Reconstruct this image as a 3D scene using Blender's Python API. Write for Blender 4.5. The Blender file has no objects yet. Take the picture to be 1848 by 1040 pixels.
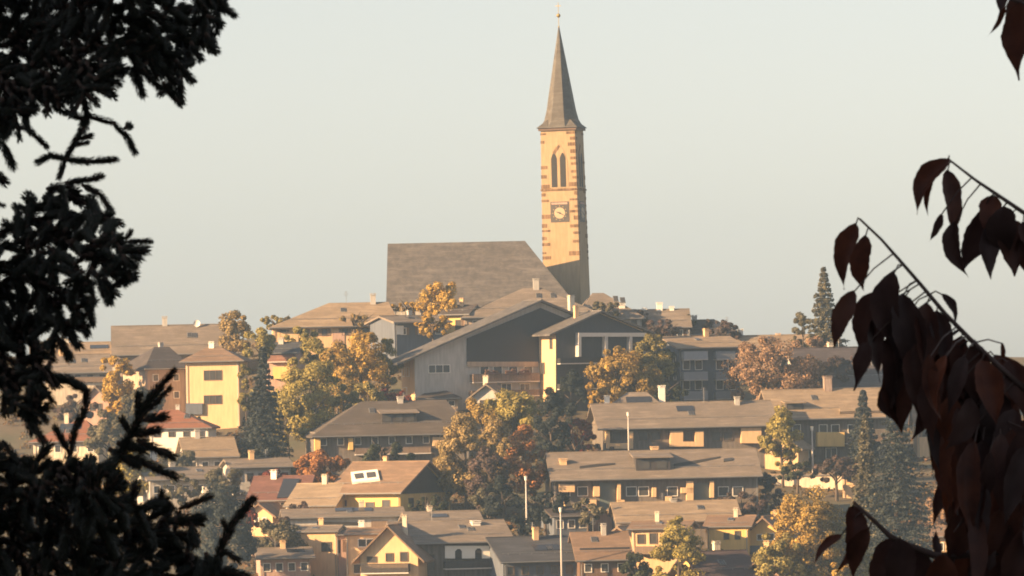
import bpy, math, random
import numpy as np
from mathutils import Vector, Matrix
R = math.radians
random.seed(7)
rng = np.random.default_rng(11)
scene = bpy.context.scene
COL = scene.collection

# ------------------------------------------------------------------ camera
K = 9.0e-5                      # tangent per photograph pixel
PITCH = (700 - 520) * K
ROLL = R(1.2)
r0, u0, FW = Vector((1, 0, 0)), Vector((0, -math.sin(PITCH), math.cos(PITCH))), Vector((0, math.cos(PITCH), math.sin(PITCH)))
RT = r0 * math.cos(ROLL) - u0 * math.sin(ROLL)
UP = r0 * math.sin(ROLL) + u0 * math.cos(ROLL)
cam_d = bpy.data.cameras.new("camera")
cam = bpy.data.objects.new("camera", cam_d)
COL.objects.link(cam)
M = Matrix((RT, UP, -FW)).transposed().to_4x4()
cam.matrix_world = M
cam_d.sensor_width = 36
cam_d.lens = 18 / (924 * K)
cam_d.dof.use_dof = True; cam_d.dof.focus_distance = 930; cam_d.dof.aperture_fstop = 85
cam_d.clip_start, cam_d.clip_end = 0.5, 9000
scene.camera = cam

def ray(px, py):
    return FW + RT * ((px - 924) * K) - UP * ((py - 520) * K)
def P(px, py, d):
    v = ray(px, py)
    return v * (d / v.y)

# ------------------------------------------------------------------ helpers
def tag(o, label=None, cat=None, group=None, kind=None):
    if label: o['label'] = label
    if cat: o['category'] = cat
    if group: o['group'] = group
    if kind: o['kind'] = kind
    return o
def empty(name, mw, label, cat, group=None):
    o = bpy.data.objects.new(name, None)
    o.matrix_world = mw
    o.empty_display_size = .5
    COL.objects.link(o)
    return tag(o, label, cat, group)
def link(name, me, mat, parent=None, mw=None):
    o = bpy.data.objects.new(name, me)
    if mat is not None:
        for m in (mat if isinstance(mat, (list, tuple)) else [mat]): me.materials.append(m)
    if parent is not None: o.parent = parent
    elif mw is not None: o.matrix_world = mw
    COL.objects.link(o)
    return o
class MB:
    """collects polygons"""
    def __init__(s): s.v, s.f = [], []
    def add(s, vs, fs):
        n = len(s.v); s.v += [tuple(v) for v in vs]; s.f += [tuple(i + n for i in f) for f in fs]
    def box(s, a, b):
        x0, y0, z0 = a; x1, y1, z1 = b
        s.add([(x0,y0,z0),(x1,y0,z0),(x1,y1,z0),(x0,y1,z0),(x0,y0,z1),(x1,y0,z1),(x1,y1,z1),(x0,y1,z1)],
              [(3,2,1,0),(4,5,6,7),(0,1,5,4),(1,2,6,5),(2,3,7,6),(3,0,4,7)])
    def prism(s, pts, off):
        """polygon extruded by the vector off"""
        n = len(pts); o = Vector(off)
        v = [Vector(p) for p in pts]
        s.add(v + [p + o for p in v], [tuple(range(n))[::-1], tuple(range(n, 2*n))] + [(i, (i+1) % n, n + (i+1) % n, n + i) for i in range(n)])
    def slab(s, vs, fs, th):
        """shell of faces thickened straight down"""
        n = len(vs)
        v = [Vector(p) for p in vs]
        F = [tuple(f) for f in fs] + [tuple(i + n for i in f)[::-1] for f in fs]
        ed = {}
        for f in fs:
            for a, b in zip(f, f[1:] + f[:1]): ed[(a, b)] = 1
        for (a, b) in ed:
            if (b, a) not in ed: F.append((b, a, a + n, b + n))
        s.add(v + [p - Vector((0, 0, th)) for p in v], F)
    def tube(s, pts, rad, n=6, cap=True):
        pts = [Vector(p) for p in pts]
        if not hasattr(rad, '__len__'): rad = [rad] * len(pts)
        vs, fs = [], []
        for i, p in enumerate(pts):
            t = (pts[min(i+1, len(pts)-1)] - pts[max(i-1, 0)]).normalized()
            a = t.cross(Vector((0, 1, 0.13)) if abs(t.y) < .9 else Vector((1, 0, 0))).normalized(); b = t.cross(a)
            for k in range(n):
                an = 2 * math.pi * k / n
                vs.append(p + (a * math.cos(an) + b * math.sin(an)) * rad[i])
        for i in range(len(pts) - 1):
            for k in range(n):
                fs.append((i*n + k, i*n + (k+1) % n, (i+1)*n + (k+1) % n, (i+1)*n + k))
        if cap: fs += [tuple(range(n))[::-1], tuple(range((len(pts)-1)*n, len(pts)*n))]
        s.add(vs, fs)
    def build(s, name, mat, parent=None, mw=None, smooth=False, flat_normals=True):
        me = bpy.data.meshes.new(name)
        me.from_pydata(s.v, [], s.f); me.update()
        if smooth: me.polygons.foreach_set('use_smooth', [True] * len(me.polygons))
        return link(name, me, mat, parent, mw)
def np_mesh(name, V, k, smooth=False):
    """V: (n*k,3) array, faces of k verts each"""
    n = len(V) // k
    me = bpy.data.meshes.new(name)
    me.vertices.add(len(V)); me.vertices.foreach_set('co', V.astype(np.float32).ravel())
    me.loops.add(n * k); me.loops.foreach_set('vertex_index', np.arange(n * k, dtype=np.int32))
    me.polygons.add(n); me.polygons.foreach_set('loop_start', np.arange(0, n * k, k, dtype=np.int32))
    me.update(calc_edges=True)
    return me

# ------------------------------------------------------------------ materials
def nodes(name):
    m = bpy.data.materials.new(name); m.use_nodes = True
    nt = m.node_tree; b = nt.nodes['Principled BSDF']
    return m, nt, b
def N(nt, t, **kw):
    n = nt.nodes.new(t)
    for k, v in kw.items(): setattr(n, k, v)
    return n
def mixc(nt, fac, a, b, mode='MIX'):
    n = N(nt, 'ShaderNodeMix', data_type='RGBA', blend_type=mode)
    for s, v in ((n.inputs[0], fac), (n.inputs[6], a), (n.inputs[7], b)):
        if isinstance(v, bpy.types.NodeSocket): nt.links.new(v, s)
        elif isinstance(v, (tuple, list)): s.default_value = (*v[:3], 1)
        else: s.default_value = v
    return n.outputs[2]
def ramp(nt, src, stops):
    n = N(nt, 'ShaderNodeValToRGB')
    while len(n.color_ramp.elements) < len(stops): n.color_ramp.elements.new(.5)
    for e, (p, c) in zip(n.color_ramp.elements, stops): e.position = p; e.color = (*c, 1) if len(c) == 3 else c
    nt.links.new(src, n.inputs[0]); return n.outputs[0]
def noise(nt, co, scale, detail=4, rough=.6):
    n = N(nt, 'ShaderNodeTexNoise'); n.inputs['Scale'].default_value = scale; n.inputs['Detail'].default_value = detail; n.inputs['Roughness'].default_value = rough
    nt.links.new(co, n.inputs['Vector']); return n.outputs[0]
def coords(nt, scale=(1, 1, 1)):
    t = N(nt, 'ShaderNodeTexCoord'); m = N(nt, 'ShaderNodeMapping'); m.inputs['Scale'].default_value = scale
    nt.links.new(t.outputs['Object'], m.inputs[0]); return m.outputs[0]
def mul(c, f): return tuple(min(1, x * f) for x in c)
def plaster(name, c, var=.18, rough=.9):
    m, nt, b = nodes(name); co = coords(nt)
    n1 = noise(nt, co, .35); n2 = noise(nt, coords(nt, (2.5, 2.5, .35)), 1.1, 5)
    a = mixc(nt, n1, mul(c, 1 - var), mul(c, 1 + var * .5))
    st = ramp(nt, n2, [(.35, (1, 1, 1)), (.72, (1 - var * 1.6,) * 3)])
    nt.links.new(mixc(nt, 1., a, st, 'MULTIPLY'), b.inputs['Base Color'])
    b.inputs['Roughness'].default_value = rough; b.inputs['Specular IOR Level'].default_value = .2
    return m
def roofmat(name, c, c2=None, rough=.75, row=.45):
    m, nt, b = nodes(name)
    c2 = c2 or mul(c, .62)
    t = N(nt, 'ShaderNodeTexBrick'); t.inputs['Scale'].default_value = 1.
    t.inputs['Brick Width'].default_value = .42; t.inputs['Row Height'].default_value = .24; t.inputs['Mortar Size'].default_value = .022
    t.inputs['Color1'].default_value = (*c, 1); t.inputs['Color2'].default_value = (*mul(c, .78), 1); t.inputs['Mortar'].default_value = (*mul(c, .4), 1)
    co = coords(nt); sp = N(nt, 'ShaderNodeSeparateXYZ'); nt.links.new(co, sp.inputs[0])
    ad = N(nt, 'ShaderNodeMath', operation='MULTIPLY_ADD'); nt.links.new(sp.outputs[2], ad.inputs[0]); ad.inputs[1].default_value = 1.6; nt.links.new(sp.outputs[1], ad.inputs[2])
    cb = N(nt, 'ShaderNodeCombineXYZ'); nt.links.new(sp.outputs[0], cb.inputs[0]); nt.links.new(ad.outputs[0], cb.inputs[1]); nt.links.new(cb.outputs[0], t.inputs['Vector'])
    n1 = noise(nt, coords(nt), row, 6, .65); n2 = noise(nt, coords(nt, (.22, 1.1, 1.6)), 1.2, 4)
    a = mixc(nt, ramp(nt, n1, [(.40, (0, 0, 0)), (.62, (1, 1, 1))]), t.outputs[0], c2)
    a = mixc(nt, ramp(nt, n2, [(.5, (0, 0, 0)), (.74, (.6,) * 3)]), a, mul(c, 1.3))
    nt.links.new(a, b.inputs['Base Color'])
    bp = N(nt, 'ShaderNodeBump'); bp.inputs['Strength'].default_value = .5; bp.inputs['Distance'].default_value = .08
    nt.links.new(t.outputs[1], bp.inputs['Height']); bp.invert = True; nt.links.new(bp.outputs[0], b.inputs['Normal'])
    b.inputs['Roughness'].default_value = rough; b.inputs['Specular IOR Level'].default_value = .25
    return m
def wood(name, c, vert=True):
    m, nt, b = nodes(name)
    w = N(nt, 'ShaderNodeTexWave', bands_direction='X' if vert else 'Z'); w.inputs['Scale'].default_value = 1.6; w.inputs['Distortion'].default_value = .6
    nt.links.new(coords(nt), w.inputs[0])
    n1 = noise(nt, coords(nt, (4, 4, .5) if vert else (.5, .5, 4)), 1.3, 5)
    a = mixc(nt, n1, mul(c, .55), mul(c, 1.4))
    a = mixc(nt, ramp(nt, w.outputs[1], [(.02, (0, 0, 0)), (.14, (1, 1, 1))]), mul(c, .35), a)
    nt.links.new(a, b.inputs['Base Color']); b.inputs['Roughness'].default_value = .7
    return m
def plain(name, c, rough=.6, metal=0., var=.15):
    m, nt, b = nodes(name)
    nt.links.new(mixc(nt, noise(nt, coords(nt), 1.7), mul(c, 1 - var), mul(c, 1 + var)), b.inputs['Base Color'])
    b.inputs['Roughness'].default_value = rough; b.inputs['Metallic'].default_value = metal
    return m
def glass(name):
    m, nt, b = nodes(name)
    nt.links.new(mixc(nt, noise(nt, coords(nt), .9), (.02, .024, .03), (.10, .095, .09)), b.inputs['Base Color'])
    b.inputs['Roughness'].default_value = .22; b.inputs['Specular IOR Level'].default_value = .5
    return m
def foliage(name, c, c2, trans=.32):
    """colour varies leaf by leaf and clump by clump"""
    m, nt, b = nodes(name)
    g = N(nt, 'ShaderNodeNewGeometry')
    n1 = noise(nt, coords(nt), .42, 4, .7)
    a = mixc(nt, ramp(nt, n1, [(.36, (0, 0, 0)), (.64, (1, 1, 1))]), c, c2)
    v = ramp(nt, g.outputs['Random Per Island'], [(0, (.5,) * 3), (1, (1.35,) * 3)])
    a = mixc(nt, 1., a, v, 'MULTIPLY')
    nt.links.new(a, b.inputs['Base Color']); b.inputs['Roughness'].default_value = .7; b.inputs['Specular IOR Level'].default_value = .15
    t = N(nt, 'ShaderNodeBsdfTranslucent'); nt.links.new(a, t.inputs[0])
    mx = N(nt, 'ShaderNodeMixShader'); mx.inputs[0].default_value = trans
    nt.links.new(b.outputs[0], mx.inputs[1]); nt.links.new(t.outputs[0], mx.inputs[2])
    nt.links.new(mx.outputs[0], nt.nodes['Material Output'].inputs[0])
    return m

WHITE = plaster('white_plaster', (.74, .65, .52), .22)
CREAM = plaster('cream_plaster', (.72, .50, .29), .14)
YELLOW = plaster('yellow_plaster', (.76, .52, .20), .12)
GREYW = plaster('grey_plaster', (.50, .48, .45))
SHADEW = plaster('shaded_wall_plaster', (.21, .185, .165), .3)  # dark tone puts the facade shade of the long rows into the wall colour
TANW = plaster('tan_plaster', (.46, .36, .27), .22)
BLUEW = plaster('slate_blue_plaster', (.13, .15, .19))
PINKW = plaster('pink_plaster', (.48, .33, .27))
STONE = plaster('pale_tower_plaster', (.41, .30, .18), .16)
QUOIN = plaster('brown_quoin_stone', (.30, .185, .10), .5)
DWOOD = wood('dark_timber', (.040, .036, .038))
BWOOD = wood('brown_timber', (.14, .085, .055))
BOARD = wood('balcony_boards', (.22, .155, .11))
RSLATE = roofmat('slate_roof', (.168, .156, .148), (.085, .08, .08), row=.8)
RGREY = roofmat('grey_tile_roof', (.27, .225, .185))
RTAN = roofmat('weathered_tan_roof', (.37, .285, .20))
RBROWN = roofmat('brown_tile_roof', (.28, .19, .13))
RDARK = roofmat('dark_tile_roof', (.10, .085, .08))
RRED = roofmat('orange_tile_roof', (.32, .135, .075), (.22, .10, .06))
RBLUE = roofmat('blue_grey_roof', (.085, .09, .105))
TRIM = plain('white_paint', (.80, .77, .70), .5, 0, .06)
BEAM = plain('pale_beam', (.50, .47, .44), .6)
FRAME = plain('brown_window_frame', (.12, .085, .06))
GLASS = glass('window_glass')
DARKO = plain('opening_and_shadow_dark', (.022, .02, .02), .8)  # real openings, and the painted shadow strips on roofs
METAL = plain('grey_metal', (.28, .28, .28), .45, .6)
GILT = plain('gilt_metal', (.5, .36, .12), .4, .8)
PANEL = plain('solar_glass', (.03, .035, .05), .2)
CLOCKW = plain('clock_pale', (.40, .30, .19), .6, 0, .25)
CLOCKD = plain('clock_dark', (.06, .05, .045), .6)
BARK = plain('bark', (.085, .065, .05), .9, 0, .4)
HEDGE_RED = plain('flower_red', (.11, .06, .045), .8, 0, .5)

# ------------------------------------------------------------------ terrain function
SUN_AZ, SUN_EL = R(64), R(18)
TOSUN = Vector((-math.sin(SUN_AZ) * math.cos(SUN_EL), -math.cos(SUN_AZ) * math.cos(SUN_EL), math.sin(SUN_EL)))
def ss(a, b, x):
    t = max(0., min(1., (x - a) / (b - a))); return t * t * (3 - 2 * t)
def side(px): return 1 - math.exp(-((px - 900) / 450.) ** 2)
def g_of(t, px): return 1075 - t * (475 - 85 * side(px))
def d_of(px, g): return 800 + 200 * (1075 - g) / (475 - 85 * side(px))
def terrain(x, y):
    z = -62.
    if y > 560:
        yy = max(y, 600.)
        px = max(-250., min(2100., 924 + x / (K * yy)))
        t = (yy - 800) / 200
        tc = max(-.35, min(1.10, t))
        dd = 800 + 200 * tc
        zh = P(px, g_of(tc, px), dd).z
        zh = zh + (-62 - zh) * (1 - ss(640, 740, y))
        zh = zh + (-70 - zh) * ss(1035, 1260, y)
        zh = zh + (-50 - zh) * ss(130, 420, abs(x))
        z = zh
    elif y < 160:
        z = -1.7 + (-60.3) * ss(16, 140, y)
    u = x * TOSUN.x / math.cos(SUN_EL) + y * TOSUN.y / math.cos(SUN_EL)
    if y < 400:
        z += ss(24, 150, u) * 72 * (1 - ss(60, 380, y)) * (1 - ss(420, 900, u))  # unseen ridge added on the sun side to shade the foreground trees
    return z

def build_terrain():
    xs = sorted(set([-2600, -1800, -1200, -850, -600, -450, -350, -280, -220, -180] + list(np.arange(-150, 151, 3.5)) + [180, 220, 280, 350, 450, 600, 850, 1200, 1800, 2600]))
    ys = sorted(set([-1500, -1000, -700, -500, -380, -300, -240, -190, -150, -120, -95, -75, -55, -40, -28, -18, -10, -4, 2, 8, 14, 20, 28, 36, 46, 58, 72, 90, 110, 135, 165, 220, 300, 400, 500, 560, 600, 640, 670, 700, 725] + list(np.arange(745, 1050, 3.5)) + [1060, 1080, 1110, 1150, 1200, 1270, 1400, 1650, 2000, 2600, 3200]))
    V = [(x, y, terrain(x, y)) for y in ys for x in xs]
    nx = len(xs)
    F = [(j*nx + i, j*nx + i + 1, (j+1)*nx + i + 1, (j+1)*nx + i) for j in range(len(ys)-1) for i in range(nx-1)]
    me = bpy.data.meshes.new('ground'); me.from_pydata(V, [], F); me.update()
    me.polygons.foreach_set('use_smooth', [True] * len(F))
    m, nt, b = nodes('meadow')
    n1 = noise(nt, coords(nt), .06, 6, .6); n2 = noise(nt, coords(nt), .7, 5, .7)
    a = mixc(nt, ramp(nt, n1, [(.38, (0, 0, 0)), (.62, (1, 1, 1))]), (.085, .085, .04), (.15, .11, .065))
    a = mixc(nt, ramp(nt, n2, [(.3, (0, 0, 0)), (.8, (.8,) * 3)]), a, (.06, .055, .035))
    nt.links.new(a, b.inputs['Base Color']); b.inputs['Roughness'].default_value = .95
    tag(link('ground', me, m), kind='structure')

# ------------------------------------------------------------------ houses
HOUSES = []
class House:
    def __init__(s, name, label, x0, x1, eave, g, yaw=0, L=9., rise=40, roof='side', wall=None, rmat=None, ov=.9, og=.6, ins=(0, 0), cat='house', d=None, th=.28, ext=5., bov=None, group='houses on the village hill'):
        xc = (x0 + x1) / 2
        s.d = d or d_of(xc, g)
        s.s = K * s.d
        s.yaw = R(yaw)
        p = P(xc, eave, s.d)
        s.H = max(1.5, (g - eave) * s.s)
        base = Vector((p.x, p.y, p.z - s.H))
        s.mw = Matrix.Translation(base) @ Matrix.Rotation(s.yaw, 4, 'Z')
        s.inv = s.mw.inverted(); HOUSES.append(s); s.rq = random.Random(len(HOUSES)); s.fm = FRAME if s.rq.random() < .4 else TRIM; s.sh = s.rq.choice((None, None, BWOOD, BOARD))
        a, b_ = s.on(x0, eave), s.on(x1, eave)
        xa, xb = a.x, b_.x
        s.o = empty(name, s.mw, label, cat, group); s.o['kind'] = 'thing'
        s.xa, s.xb, s.L = xa, xb, L
        s.W = xb - xa
        s.h = rise * s.s
        s.rmat = rmat or RGREY; s.wall_m = wall or WHITE
        if roof in ('side', 'hip') and s.h > 1.2:      # the eave height given is that of the visible roof edge
            k_ = max(.05, (s.h - th) / (1 + 2 * ov / L)); s.H += k_ / (L / 2) * ov; s.h = k_
        H, h, W = s.H, s.h, s.W
        bo = ov if bov is None else bov
        mb = MB()
        mid = (xa + xb) / 2
        if roof == 'side':
            prof = [(0, -ext), (L, -ext), (L, H), (L/2, H + h), (0, H)]
            mb.prism([(xa, y, z) for y, z in prof], (W, 0, 0))
        elif roof == 'front':
            prof = [(xa, -ext), (xb, -ext), (xb, H), (mid, H + h), (xa, H)]
            mb.prism([(x, L, z) for x, z in prof], (0, -L, 0))
        else:
            mb.box((xa, 0, -ext), (xb, L, H))
        s.wall = mb.build('wall', s.wall_m, s.o)
        rb = MB(); e = .02
        if roof == 'side':
            k = h / (L/2)
            v = [(xa-og, -ov, H - k*ov + e), (xb+og, -ov, H - k*ov + e), (xb+og, L/2, H+h+e), (xa-og, L/2, H+h+e), (xb+og, L+ov, H - k*ov + e), (xa-og, L+ov, H - k*ov + e)]
            f = [(0, 1, 2, 3), (3, 2, 4, 5)]
        elif roof == 'front':
            k = h / (W/2)
            v = [(xa-og, -ov, H - k*og + e), (mid, -ov, H+h+e), (mid, L+bo, H+h+e), (xa-og, L+bo, H - k*og + e), (xb+og, -ov, H - k*og + e), (xb+og, L+bo, H - k*og + e)]
            f = [(0, 1, 2, 3), (1, 4, 5, 2)]
        else:
            k = h / (L/2)
            il, ir = (i * s.s for i in ins)
            v = [(xa-og, -ov, H - k*ov + e), (xb+og, -ov, H - k*ov + e), (xb+og, L+ov, H - k*ov + e), (xa-og, L+ov, H - k*ov + e), (xa+il, L/2, H+h+e), (xb-ir, L/2, H+h+e)]
            f = [(0, 1, 5, 4), (1, 2, 5), (2, 3, 4, 5), (3, 0, 4)]
        if roof == 'flat':
            v = [(xa-og, -ov, H+h), (xb+og, -ov, H+h), (xb+og, L+ov, H+h), (xa-og, L+ov, H+h)]; f = [(0, 1, 2, 3)]
        # top shell lifted so that its underside just clears the walls
        v = [(x, y, z + th) for x, y, z in v]
        rb.slab(v, f, th)
        if roof == 'side':      # ridge cap
            rb.box((xa-og, L/2-.16, H+h+th-.05), (xb+og, L/2+.16, H+h+th+.09))
        if roof == 'front':
            rb.box((mid-.16, -ov, H+h+th-.05), (mid+.16, L+bo, H+h+th+.09))
        s.roof = rb.build('roof', s.rmat, s.o)
        s.kk = h / (L/2) if roof != 'front' else 0
        s.rtop = H + th + e
        s.ov, s.og, s.kind = ov, og, roof
        if roof in ('side', 'hip'):   # gutter along the eave
            g_ = MB(); zz = s.rtop - s.kk*ov - .12
            g_.tube([(xa-og, -ov-.09, zz), (xb+og, -ov-.09, zz)], .09, 6)
            g_.build('gutter', METAL, s.roof)
    def on(s, px, py):
        """photo pixel -> local point on the facade plane"""
        o = s.inv @ Vector((0, 0, 0)); q = s.inv.to_3x3() @ ray(px, py)
        t = -o.y / q.y
        return o + q * t
    def onroof(s, px, py):
        o = s.inv @ Vector((0, 0, 0)); q = s.inv.to_3x3() @ ray(px, py)
        n = Vector((0, -s.kk, 1)); t = (s.rtop - n.dot(o)) / n.dot(q)
        return o + q * t
    def panel(s, poly, mat, t=.06, name='cladding', parent=None, back=.0):
        mb = MB(); pts = [s.on(*p) for p in poly]
        zc = s.H - s.kk * t - .03 if s.kind in ('side', 'hip') and t > .2 else 1e9
        pts = [Vector((p.x, .03 + back, min(p.z, zc))) for p in pts]
        a = sum(p.x * q.z - q.x * p.z for p, q in zip(pts, pts[1:] + pts[:1]))
        if a > 0: pts = pts[::-1]
        mb.prism(pts, (0, -t - .03 - back, 0))
        return mb.build(name, mat, parent or s.o)
    def rect(s, x0, y0, x1, y1, mat, t=.06, name='cladding', parent=None):
        return s.panel([(x0, y0), (x1, y0), (x1, y1), (x0, y1)], mat, t, name, parent)
    def lwin(s, xa, xb, za, zb, fm=None, mull=True, plane='front', shut=None):
        """window by local coordinates on the front (y=0) or a gable end"""
        fm = fm or s.fm; w = .09
        def tr(x, y, z):
            if plane == 'front': return (x, -y, z)
            if plane == 'lo': return (s.xa - y, x, z)
            return (s.xb + y, x, z)
        f = MB()
        def bx(x0, x1, z0, z1, y0, y1):
            A = tr(x0, y0, z0); B = tr(x1, y1, z1)
            f.box(tuple(map(min, A, B)), tuple(map(max, A, B)))
        bx(xa, xb, za, za+w, -.05, .1); bx(xa, xb, zb-w, zb, -.05, .1)
        bx(xa, xa+w, za+w, zb-w, -.05, .1); bx(xb-w, xb, za+w, zb-w, -.05, .1)
        if mull:
            n = max(1, round((xb - xa) / 1.1))
            for i in range(1, n):
                c = xa + (xb - xa) * i / n; bx(c-.04, c+.04, za+w, zb-w, -.05, .08)
        fo = f.build('window', fm, s.o)
        f = MB()
        A = tr(xa+w*.8, -.04, za+w*.8); B = tr(xb-w*.8, .03, zb-w*.8)
        f.box(tuple(map(min, A, B)), tuple(map(max, A, B)))
        f.build('pane', GLASS, fo)
        if shut:
            for x0, x1 in ((xa - (xb-xa)*.5, xa - .03), (xb + .03, xb + (xb-xa)*.5)):
                f = MB(); bx2 = (tr(x0, -.03, za), tr(x1, .06, zb))
                f.box(tuple(map(min, *bx2)), tuple(map(max, *bx2))); f.build('shutter', shut, s.o)
        return fo
    def win(s, x0, y0, x1, y1, **kw):
        a, b = s.on(x0, y1), s.on(x1, y0)
        return s.lwin(a.x, b.x, a.z, b.z, **kw)
    def balcony(s, x0, ytop, x1, ybot, depth=1.2, mat=None):
        a, b = s.on(x0, ybot), s.on(x1, ytop)
        mb = MB()
        mb.box((a.x, -depth, a.z - .16), (b.x, -.005, a.z))
        o = mb.build('balcony', BEAM, s.o)
        r = MB(); n = max(3, int((b.x - a.x) / .17))
        w = (b.x - a.x) / n
        for i in range(n): r.box((a.x + i*w + .015, -depth+.03, a.z + .08), (a.x + (i+1)*w - .015, -depth+.07, b.z - .1))
        r.box((a.x, -depth-.01, b.z - .1), (b.x, -depth+.11, b.z))
        r.box((a.x, -depth+.0, a.z + .003), (b.x, -depth+.1, a.z + .08))
        for x in (a.x, b.x - .05): r.box((x, -depth+.11, a.z+.1), (x + .05, -.005, b.z - .02))
        r.build('railing', mat or BOARD, o)
        return o
    def chimney(s, px, top, bot, w=.75, mat=None, fy=.5):
        """masonry stack through the roof at depth fy of the house"""
        p = s.inv @ P(px, top, s.d + s.L * fy * math.cos(s.yaw)); q = s.inv @ P(px, bot, s.d + s.L * fy * math.cos(s.yaw))
        mb = MB(); x, y = p.x, p.y
        mb.box((x-w/2, y-w/2, q.z - 1.5), (x+w/2, y+w/2, p.z - .28))
        mb.box((x-w/2-.08, y-w/2-.08, p.z-.28), (x+w/2+.08, y+w/2+.08, p.z-.16))
        for sx in (-1, 1): mb.box((x+sx*w*.32-.08, y-w*.4, p.z-.16), (x+sx*w*.32+.08, y+w*.4, p.z-.05))
        mb.box((x-w/2-.1, y-w/2-.1, p.z-.05), (x+w/2+.1, y+w/2+.1, p.z+.03))
        return mb.build('chimney', mat or WHITE, s.roof)
    def rpanel(s, poly, mat, t=.12, name='skylight'):
        mb = MB(); pts = [s.onroof(*p) for p in poly]
        n = Vector((0, -s.kk, 1)).normalized()
        pts = [p - n * .03 for p in pts]
        a = sum(p.x * q.y - q.x * p.y for p, q in zip(pts, pts[1:] + pts[:1]))
        if a < 0: pts = pts[::-1]
        mb.prism(pts, n * (t + .03))
        return mb.build(name, mat, s.roof)
    def dormer(s, x0, top, x1, bot, mat=None, wallm=None):
        """shed dormer standing on the front slope"""
        a, b = s.onroof(x0, bot), s.onroof(x1, bot)
        hh = (bot - top) * s.s
        mb = MB(); y0 = a.y
        y1 = y0 + hh / max(.1, s.kk) * .9
        mb.prism([(a.x, y0, a.z - .3), (a.x, y1, a.z + hh*.8), (a.x, y0, a.z + hh*.72)][::-1], (b.x - a.x, 0, 0))
        o = mb.build('dormer', wallm or BWOOD, s.roof)
        r = MB(); kx = .12
        r.slab([(a.x-.4, y0-.6, a.z + hh*.82), (b.x+.4, y0-.6, a.z + hh*.82), (b.x+.4, y1+.6, a.z + hh*1.06), (a.x-.4, y1+.6, a.z + hh*1.06)], [(0, 1, 2, 3)], .14)
        r.build('dormer_roof', mat or s.rmat, o)
        n = max(2, int((b.x - a.x) / 1.6))
        for i in range(n):
            xa = a.x + (b.x-a.x) * (i + .2) / n; xb = a.x + (b.x-a.x) * (i + .8) / n
            f = MB(); f.box((xa, y0-.06, a.z + hh*.12), (xb, y0-.004, a.z + hh*.62)); f.build('pane', GLASS, o)
        return o
    def mast(s, px, top, bot, fy=.5):
        p = s.inv @ P(px, top, s.d + s.L * fy * math.cos(s.yaw)); q = s.inv @ P(px, bot, s.d + s.L * fy * math.cos(s.yaw))
        mb = MB(); mb.tube([(p.x, p.y, q.z - 1), p], .035, 5)
        for i, w in enumerate((.7, .9, .6, .5)):
            z = p.z - .1 - i * .28; mb.box((p.x - w/2, p.y - .02, z), (p.x + w/2, p.y + .02, z + .04))
        return mb.build('antenna', METAL, s.roof)
    def dish(s, px, py, r=.55, fy=.45):
        p = s.inv @ P(px, py, s.d + s.L * fy * math.cos(s.yaw))
        mb = MB(); n = 14; vs = [(0, .16, 0)]
        for k in (0.55, 1):
            for i in range(n):
                a = 2*math.pi*i/n; vs.append((math.cos(a)*r*k, .16*(1-k*k), math.sin(a)*r*k))
        fs = [(0, 1+i, 1+(i+1) % n) for i in range(n)] + [(1+i, 1+n+i, 1+n+(i+1) % n, 1+(i+1) % n) for i in range(n)]
        mb.add([Vector(v) + p for v in vs], fs)
        mb.tube([p + Vector((0, .16, 0)), p + Vector((0, .2, -1.5))], .04, 5)
        return mb.build('satellite_dish', TRIM, s.roof)
    def auto(s, rows=1, n=3, zt=1.0, zh=1.15, w=1.0, plane='front', **kw):
        """a row of equal windows per storey"""
        span = s.W if plane == 'front' else s.L
        o0 = s.xa if plane == 'front' else 0
        for r in range(rows):
            for i in range(n):
                c = o0 + span * (i + .5) / n
                z1 = s.H - zt - r * 2.7
                s.lwin(c - w/2, c + w/2, z1 - zh, z1, plane=plane, shut=s.sh if span / n > w * 2.4 else None, **kw)

# ------------------------------------------------------------------ church
CG = 'village church'
ch = House('church', 'parish church on the hilltop with a long steep slate roof and a slender pointed tower', 700, 1036, 556, 592, yaw=0, L=13, rise=121, roof='hip', wall=GREYW, rmat=RSLATE, ov=.45, og=.3, ins=(0.5, 86), cat='church', group='church')
for px in (740, 800, 860, 920): ch.win(px-7, 562, px+7, 586)
# tower
TW = 6.15
tp = ch.inv @ P(1023, 520, ch.d + 14.6)
def towerpart(mb, name, mat, parent):
    return mb.build(name, mat, parent)
tz = lambda py: (ch.inv @ P(1023, py, ch.d + 14.6)).z
zt, zs, zb = tz(235), tz(343), -5
mb = MB(); w0, w1 = TW/2 + .22, TW/2 - .18
mb.add([(-w0,-w0,zb),(w0,-w0,zb),(w0,w0,zb),(-w0,w0,zb),(-w1,-w1,zt),(w1,-w1,zt),(w1,w1,zt),(-w1,w1,zt)],
       [(3,2,1,0),(4,5,6,7),(0,1,5,4),(1,2,6,5),(2,3,7,6),(3,0,4,7)])
tower = mb.build('tower', STONE, ch.o)
tower.location = (tp.x, tp.y, 0)
lean = R(-.5)
tower.rotation_euler = (0, lean, R(-14.6))
def hw(z): return w0 + (w1 - w0) * (z - zb) / (zt - zb)
def ringbox(z0, z1, out, mat, name):
    mb = MB(); a = hw((z0+z1)/2) + out
    mb.box((-a, -a, z0), (a, a, z1)); return mb.build(name, mat, tower)
ringbox(zs - .16, zs + .16, .14, QUOIN, 'string_course')
ringbox(zt - .12, zt + .3, .34, BWOOD, 'cornice')
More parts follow.
